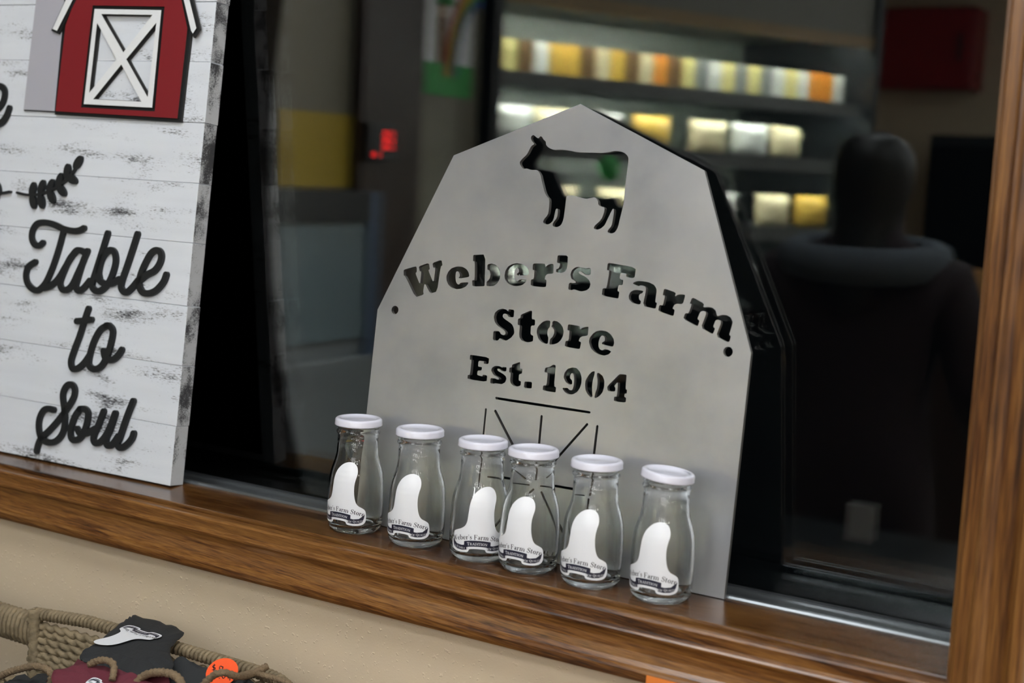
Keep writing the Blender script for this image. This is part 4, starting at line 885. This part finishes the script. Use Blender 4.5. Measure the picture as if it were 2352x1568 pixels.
# ------------------------------------------------------------------ the shop behind the camera (seen mirrored in the glass)
DARKW = plain('dark_brown_wood', (0.026, 0.011, 0.007), 0.4); WHITEE = plain('white_enamel', (0.20, 0.22, 0.235), 0.3); DARKM = plain('dark_metal', (0.02, 0.022, 0.025), 0.4)
YEL = plain('yellow_paper', (0.36, 0.24, 0.015), 0.6); PAPER = plain('white_paper', (0.7, 0.7, 0.72), 0.6); GREENC = plain('green_paper', (0.03, 0.30, 0.06), 0.6); REDC = plain('red_cabinet', (0.28, 0.006, 0.01), 0.4)
LEDR = emit('red_led', (1.0, 0.02, 0.02), 7.0)
struct(box('trim_9', (XL, -2.045, ZF), (XL+0.04, -1.775, ZC), DARKW), 'dark brown post on the side wall')
y = box('yellow_notice', (XL, -1.775, 0.291), (XL+0.004, -1.50, 0.480), YEL); tag(y, 'yellow paper notice on the beige side wall', 'notice')
t = empty('upright_freezer', (XL, -1.081, ZF), label='white upright freezer below the yellow notice', cat='freezer')
box('body', (0.005, -0.443, 0.0), (0.30, 0.0, 1.0), WHITEE, t, bev=0.004); box('cabinet', (0.005, -0.41, 1.0), (0.28, 0.0, 1.322), WHITEE, t)
box('glass_front', (0.28, -0.405, 1.044), (0.29, -0.01, 1.322), plain('pale_blue_glass', (0.17, 0.22, 0.245), 0.15), t); box('frame_side', (0.005, -0.443, 1.0), (0.30, -0.41, 1.392), plain('blue_grey_frame', (0.10, 0.14, 0.22), 0.3), t); box('frame_top', (0.005, -0.41, 1.322), (0.30, 0.0, 1.392), DARKM, t)
t = empty('number_display', (XL+0.04, -1.850, 0.395), label='small black box with red lit digits on the dark post', cat='display')
box('case', (0, -0.06, -0.03), (0.02, 0.06, 0.07), DARKM, t, bev=0.003)
for z0, z1, y0, y1 in ((0.045, 0.05, -0.030, -0.004), (0.0, 0.05, -0.030, -0.024), (0.0, 0.05, -0.010, -0.004), (0.022, 0.027, -0.030, -0.004), (0.0, 0.005, -0.030, -0.004)): box('digit_segment', (0.0202, y0, z0), (0.0215, y1, z1), LEDR, t)
lathe('dot', [(0, 0), (0.007, 0), (0.007, 0.0015), (0, 0.0015)], LEDR, t, seg=14, loc=None).location = (0.0205, 0.036, -0.014); t.children[-1].rotation_euler = (0, PI/2, 0)
t = empty('child_drawing', (XL, -2.235, 0.72), label='child\'s drawing of a green-hatted figure under a rainbow', cat='drawing')
box('paper', (0, -0.11, -0.16), (0.003, 0.13, 0.24), PAPER, t); box('grass', (0.003, -0.11, -0.16), (0.0045, 0.13, -0.07), GREENC, t)
box('figure_coat', (0.003, 0.03, -0.07), (0.0045, 0.075, 0.06), plain('brown_crayon', (0.16, 0.07, 0.02), 0.7), t); box('figure_face', (0.003, 0.035, 0.06), (0.0045, 0.07, 0.095), plain('peach_crayon', (0.5, 0.3, 0.18), 0.7), t)
lathe('figure_hat', [(0, 0), (0.035, 0), (0.033, 0.008), (0.02, 0.012), (0.016, 0.06), (0, 0.062)], GREENC, t, seg=16).location = (0.0045, 0.052, 0.095)
t.children[-1].scale = (0.06, 1, 1)
for k, cc in enumerate([(0.4, 0.02, 0.02), (0.5, 0.2, 0.02), (0.45, 0.4, 0.03), (0.03, 0.25, 0.06), (0.03, 0.08, 0.35)]):
    r1 = 0.24-0.014*k; ik = Ink(); ik.stroke([(-0.11+0.005+r1*math.cos(a)*0.75-0.18, -0.10+r1*1.2*math.sin(a)) for a in [0.15*i for i in range(0, 11)]], 0.014)
    o = ik.solid('rainbow_band', 0.0031, 0.0046, plain('crayon', cc, 0.7), t); o.rotation_euler = (PI/2, 0, PI/2); o.location = (0, 0.13, 0)

# refrigerated open cooler in the alcove
FX, FY0, FY1 = 0.0, -1.66, 0.0          # cooler's own frame: front at x=0, running along -y
BKX = -0.66
CK = Matrix.Translation((-1.865, -2.44, 0)) @ Matrix.Rotation(math.radians(23.0), 4, 'Z')
ck = empty('open_cooler', (0, 0, 0), label='long open refrigerated cooler with lit shelves', cat='cooler'); ck.matrix_world = CK
CREAM = plain('cream_panel', (0.20, 0.19, 0.165), 0.5); BACKP = plain('cooler_back', (0.16, 0.18, 0.16), 0.35); SHELF = plain('shelf_steel', (0.10, 0.105, 0.11), 0.35, metal=0.5); RAIL = plain('price_rail', (0.16, 0.17, 0.17), 0.3)
box('canopy', (BKX, FY0, 0.90), (FX, FY1, 1.16), CREAM, ck, bev=0.004); box('canopy_trim', (FX-0.02, FY0, 0.858), (FX+0.006, FY1, 0.90), plain('tan_trim', (0.30, 0.20, 0.10), 0.4), ck)
box('back_panel', (BKX-0.03, FY0, -0.75), (BKX, FY1, 1.16), BACKP, ck); box('base', (BKX-0.03, FY0, -1.1), (FX+0.06, FY1, -0.72), CREAM, ck, bev=0.004)
for y0, y1 in ((FY0-0.03, FY0), (FY1, FY1+0.03)): box('end_panel', (BKX-0.04, y0, -1.1), (FX+0.02, y1, 1.16), DARKM, ck)
CLED = emit('cooler_tube', (0.95, 1.0, 0.90), COOLER_POWER)
box('light_tube', (FX-0.042, FY0+0.05, 0.872), (FX-0.022, FY1-0.05, 0.896), CLED, ck)
levels = [0.655, 0.445, 0.20, -0.06, -0.34]
for i, z in enumerate(levels):
    dp = FX-0.02 + 0.02*i
    box('shelf', (BKX, FY0, z-0.02), (dp, FY1, z), SHELF, ck); box('price_rail', (dp, FY0, z-0.045), (dp+0.006, FY1, z+0.002), RAIL, ck)
    if i < 4: box('light_tube', (dp-0.018, FY0+0.05, z-0.038), (dp-0.003, FY1-0.05, z-0.0205), CLED, ck)
def carton(mat, w, h, d):
    bm = bmesh.new(); bmesh.ops.create_cube(bm, size=1)
    for v in bm.verts: v.co = Vector((v.co.x*d, v.co.y*w, (v.co.z+0.5)*h))
    bmesh.ops.bevel(bm, geom=list(bm.edges), offset=0.005, segments=2, affect='EDGES'); me = bpy.data.meshes.new('carton'); bm.to_mesh(me); bm.free(); me.materials.append(mat); return me
PM = [('pale yellow', plain('pale_yellow_pack', (0.75, 0.66, 0.28), 0.4)), ('golden yellow', plain('golden_pack', (0.74, 0.46, 0.08), 0.4)), ('white', plain('white_pack', (0.72, 0.72, 0.68), 0.4)), ('brown', plain('brown_pack', (0.18, 0.10, 0.04), 0.5)), ('cream', plain('cream_pack', (0.70, 0.60, 0.38), 0.45)), ('orange', plain('orange_pack', (0.80, 0.30, 0.04), 0.4)), ('grey', plain('grey_pack', (0.25, 0.26, 0.26), 0.4))]
CM = [carton(m, 0.058, 0.105, 0.08) for _, m in PM]; BM_ = [bag(m, 0.17, 0.115, 0.075, k) for k, (_, m) in enumerate(PM)]
names = ['top', 'second', 'third', 'fourth', 'lowest']
beside = ['by the child\'s drawing', 'near the child\'s drawing', 'in its first third', 'before mid row', 'past mid row', 'in its last third', 'near the far panel', 'at the far panel']
def put(o, x, y, z, rot=(0, 0, 0)):
    COL.objects.link(o); o.matrix_world = CK @ Matrix.Translation((x, y, z)) @ Matrix.Rotation(rot[2], 4, 'Z') @ Matrix.Rotation(rot[1], 4, 'Y')
def where(y): return beside[min(7, int(-y/1.66*8))]
seq = [2, 0, 3, 2, 1, 1, 3, 4, 1, 3, 4, 5, 3, 0, 6, 2, 0, 6, 0, 6, 2, 0, 2, 5, 5, 2]
yy = FY1-0.045
for q, k in enumerate(seq):
    nb = [PM[seq[r]][0] for r in (q-1, q+1) if 0 <= r < len(seq)]
    by = 'between '+nb[0]+' and '+nb[1]+' ones' if len(nb) == 2 else 'beside a '+nb[0]+' one'
    o = bpy.data.objects.new('carton', CM[k]); put(o, FX-0.135, yy, levels[0]); tag(o, PM[k][0]+' carton '+by+', top cooler shelf, '+where(yy), 'carton', 'cartons on the top cooler shelf'); yy -= 0.0625
for li in range(1, 5):
    yy = FY1-0.12; rnd = random.Random(li)
    while yy > FY0+0.10:
        k = rnd.choice([1, 2, 4, 5, 3, 2, 4] if li in (1, 2) else [6, 2, 3, 6, 4])
        o = bpy.data.objects.new('food_bag', BM_[k]); put(o, FX-0.12+0.02*li, yy, levels[li], (0, rnd.uniform(-0.10, 0.0), rnd.uniform(-0.15, 0.15)))
        tag(o, PM[k][0]+' food bag on the '+names[li]+' cooler shelf, '+where(yy), 'food bag', PM[k][0]+' bags on the '+names[li]+' cooler shelf '+where(yy)); yy -= rnd.choice([0.185, 0.2, 0.26])
o = lathe('green_tag', [(0, 0), (0.042, 0), (0.042, 0.004), (0, 0.004)], GREENC, seg=28); o.matrix_world = CK @ Matrix.Translation((FX+0.0065, -0.445, 0.378)) @ Matrix.Rotation(PI/2, 4, 'Y'); tag(o, 'round green tag clipped to the second cooler shelf', 'tag')
# red cabinet and poster on the back wall
t = empty('red_cabinet', (-1.80, YB, 0.90), label='red wall cabinet in the far corner past the cooler', cat='cabinet'); box('body', (-0.28, 0.0, 0), (0.28, 0.24, 0.44), REDC, t, bev=0.01); box('door', (-0.26, 0.24, 0.02), (0.26, 0.255, 0.42), REDC, t, bev=0.005); box('handle', (0.20, 0.255, 0.15), (0.215, 0.275, 0.30), DARKM, t)
o = box('wall_poster', (-1.40, YB, 0.70), (-1.02, YB+0.004, 0.90), PAPER); tag(o, 'white poster on the back wall beside the red cabinet', 'poster')
t = empty('drink_fridge', (-1.0, YB+0.02, ZF), label='tall dark glass-door drink fridge against the back wall', cat='fridge'); box('body', (-0.6, 0, 0), (0.8, 0.65, 1.74), DARKM, t, bev=0.01)
for x in (-0.59, 0.11): box('door', (x, 0.65, 0.1), (x+0.68, 0.68, 1.68), plain('black_glass', (0.008, 0.009, 0.01), 0.08), t, bev=0.004)
# counter island with a paper bag, small display table with a card
t = empty('shop_counter', (-0.15, -3.2, ZF), label='dark wooden shop counter in the middle of the room', cat='counter'); box('body', (-0.75, -0.28, 0), (0.75, 0.28, 1.02), DARKW, t, bev=0.004); box('worktop', (-0.79, -0.31, 1.02), (0.79, 0.31, 1.06), DARKM, t, bev=0.005)
o = mesh_obj('paper_bag', [(-0.06, -0.04, 0), (0.06, -0.04, 0), (0.06, 0.04, 0), (-0.06, 0.04, 0), (-0.055, -0.012, 0.17), (0.058, -0.010, 0.175), (0.06, 0.012, 0.17), (-0.057, 0.010, 0.178), (-0.064, -0.04, 0.10), (0.063, -0.038, 0.10), (0.064, 0.04, 0.10), (-0.062, 0.038, 0.10)],
             [(3, 2, 1, 0), (0, 1, 9, 8), (1, 2, 10, 9), (2, 3, 11, 10), (3, 0, 8, 11), (8, 9, 5, 4), (9, 10, 6, 5), (10, 11, 7, 6), (11, 8, 4, 7), (4, 5, 6, 7)], plain('kraft_paper', (0.42, 0.20, 0.05), 0.7)); o.location = (-0.60, -3.1, ZF+1.06); tag(o, 'brown paper bag standing on the shop counter', 'bag')
t = empty('low_display_table', (-0.22, -1.02, ZF), label='small dark display table between the window and the person', cat='table'); box('tabletop', (-0.20, -0.13, 0.85), (0.20, 0.13, 0.882), DARKM, t, bev=0.003)
for sx, sy in ((-0.17, -0.1), (-0.17, 0.1), (0.17, -0.1), (0.17, 0.1)): box('leg', (sx-0.02, sy-0.02, 0), (sx+0.02, sy+0.02, 0.85), DARKW, t)
o = box('price_card', (-0.024, -0.002, 0), (0.024, 0.002, 0.062), PAPER, bev=0.0006); o.location = (-0.235, -1.05, ZF+0.882); tag(o, 'small white price card standing on the low dark table', 'card')

# person with her back to the window
def skin_body(name, joints, edges, mat, parent, sub=2):
    me = bpy.data.meshes.new(name); me.from_pydata([j[0] for j in joints], edges, []); me.materials.append(mat)
    o = link(bpy.data.objects.new(name, me), parent)
    o.modifiers.new('skin', 'SKIN').use_smooth_shade = True
    for i, j in enumerate(joints): me.skin_vertices[0].data[i].radius = j[1] if isinstance(j[1], tuple) else (j[1], j[1])
    me.skin_vertices[0].data[0].use_root = True
    s = o.modifiers.new('sub', 'SUBSURF'); s.levels = sub; s.render_levels = sub
    return o
PX, PY = -0.40, -1.50
pn = empty('person', (PX, PY, ZF), label='person in a dark jacket with a grey hood, back turned to the window', cat='person')
J = [((0, 0, 0.88), (0.165, 0.12)), ((0, 0, 1.02), (0.145, 0.10)), ((0, 0.0, 1.18), (0.165, 0.11)), ((0, 0.01, 1.29), (0.13, 0.09)), ((0, 0.01, 1.36), 0.055), ((0, -0.01, 1.44), (0.072, 0.085)), ((0, -0.015, 1.52), (0.07, 0.085)), ((0, -0.01, 1.575), (0.035, 0.045))]
Ed = [(i, i+1) for i in range(7)]
for s in (-1, 1):
    b = len(J); J += [((s*0.165, 0.01, 1.285), 0.062), ((s*0.235, -0.02, 1.05), 0.050), ((s*0.20, -0.20, 0.98), 0.040), ((s*0.18, -0.27, 0.99), 0.028), ((s*0.17, -0.32, 0.99), (0.020, 0.036))]
    Ed += [(3, b), (b, b+1), (b+1, b+2), (b+2, b+3), (b+3, b+4)]
    for fi, (dx, dz, ln) in enumerate(((-0.026, 0.012, 0.040), (-0.009, 0.016, 0.046), (0.009, 0.015, 0.043), (0.026, 0.010, 0.034))):
        c = len(J); J += [((s*0.17+dx, -0.355, 0.99+dz), 0.0085), ((s*0.17+dx, -0.355-ln*0.6, 0.985+dz), 0.008), ((s*0.17+dx*0.9, -0.355-ln*0.8, 0.965+dz), 0.007)]; Ed += [(b+4, c), (c, c+1), (c+1, c+2)]
    c = len(J); J += [((s*0.17-s*0.04, -0.31, 0.985), 0.009), ((s*0.17-s*0.055, -0.345, 0.98), 0.008)]; Ed += [(b+4, c), (c, c+1)]
    b = len(J); J += [((s*0.095, 0, 0.80), (0.085, 0.095)), ((s*0.10, -0.01, 0.46), 0.062), ((s*0.10, 0.01, 0.10), 0.045), ((s*0.105, -0.05, 0.045), (0.042, 0.035)), ((s*0.11, -0.15, 0.035), (0.042, 0.028))]
    Ed += [(0, b), (b, b+1), (b+1, b+2), (b+2, b+3), (b+3, b+4)]
JACK = plain('dark_maroon_jacket', (0.030, 0.016, 0.020), 0.8); HAIRM = plain('dark_hair', (0.012, 0.010, 0.009), 0.45); HOODM = plain('grey_fleece', (0.13, 0.15, 0.18), 0.9)
skin_body('body', J, Ed, JACK, pn)
skin_body('hair', [((0, 0.095, 1.22), (0.035, 0.018)), ((0, 0.085, 1.30), (0.050, 0.026)), ((0, 0.040, 1.375), (0.058, 0.045)), ((0, 0.012, 1.45), (0.084, 0.088)), ((0, 0.006, 1.515), (0.088, 0.094)), ((0, 0.0, 1.57), (0.060, 0.066))], [(0, 1), (1, 2), (2, 3), (3, 4), (4, 5)], HAIRM, pn)
hd = [((0.145*math.cos(a), 0.02+0.10*math.sin(a), 1.325-0.012*math.sin(a)), (0.034, 0.040)) for a in [2*PI*i/14 for i in range(14)]]
skin_body('hood', hd, [(i, (i+1) % 14) for i in range(14)], HOODM, pn, sub=1)
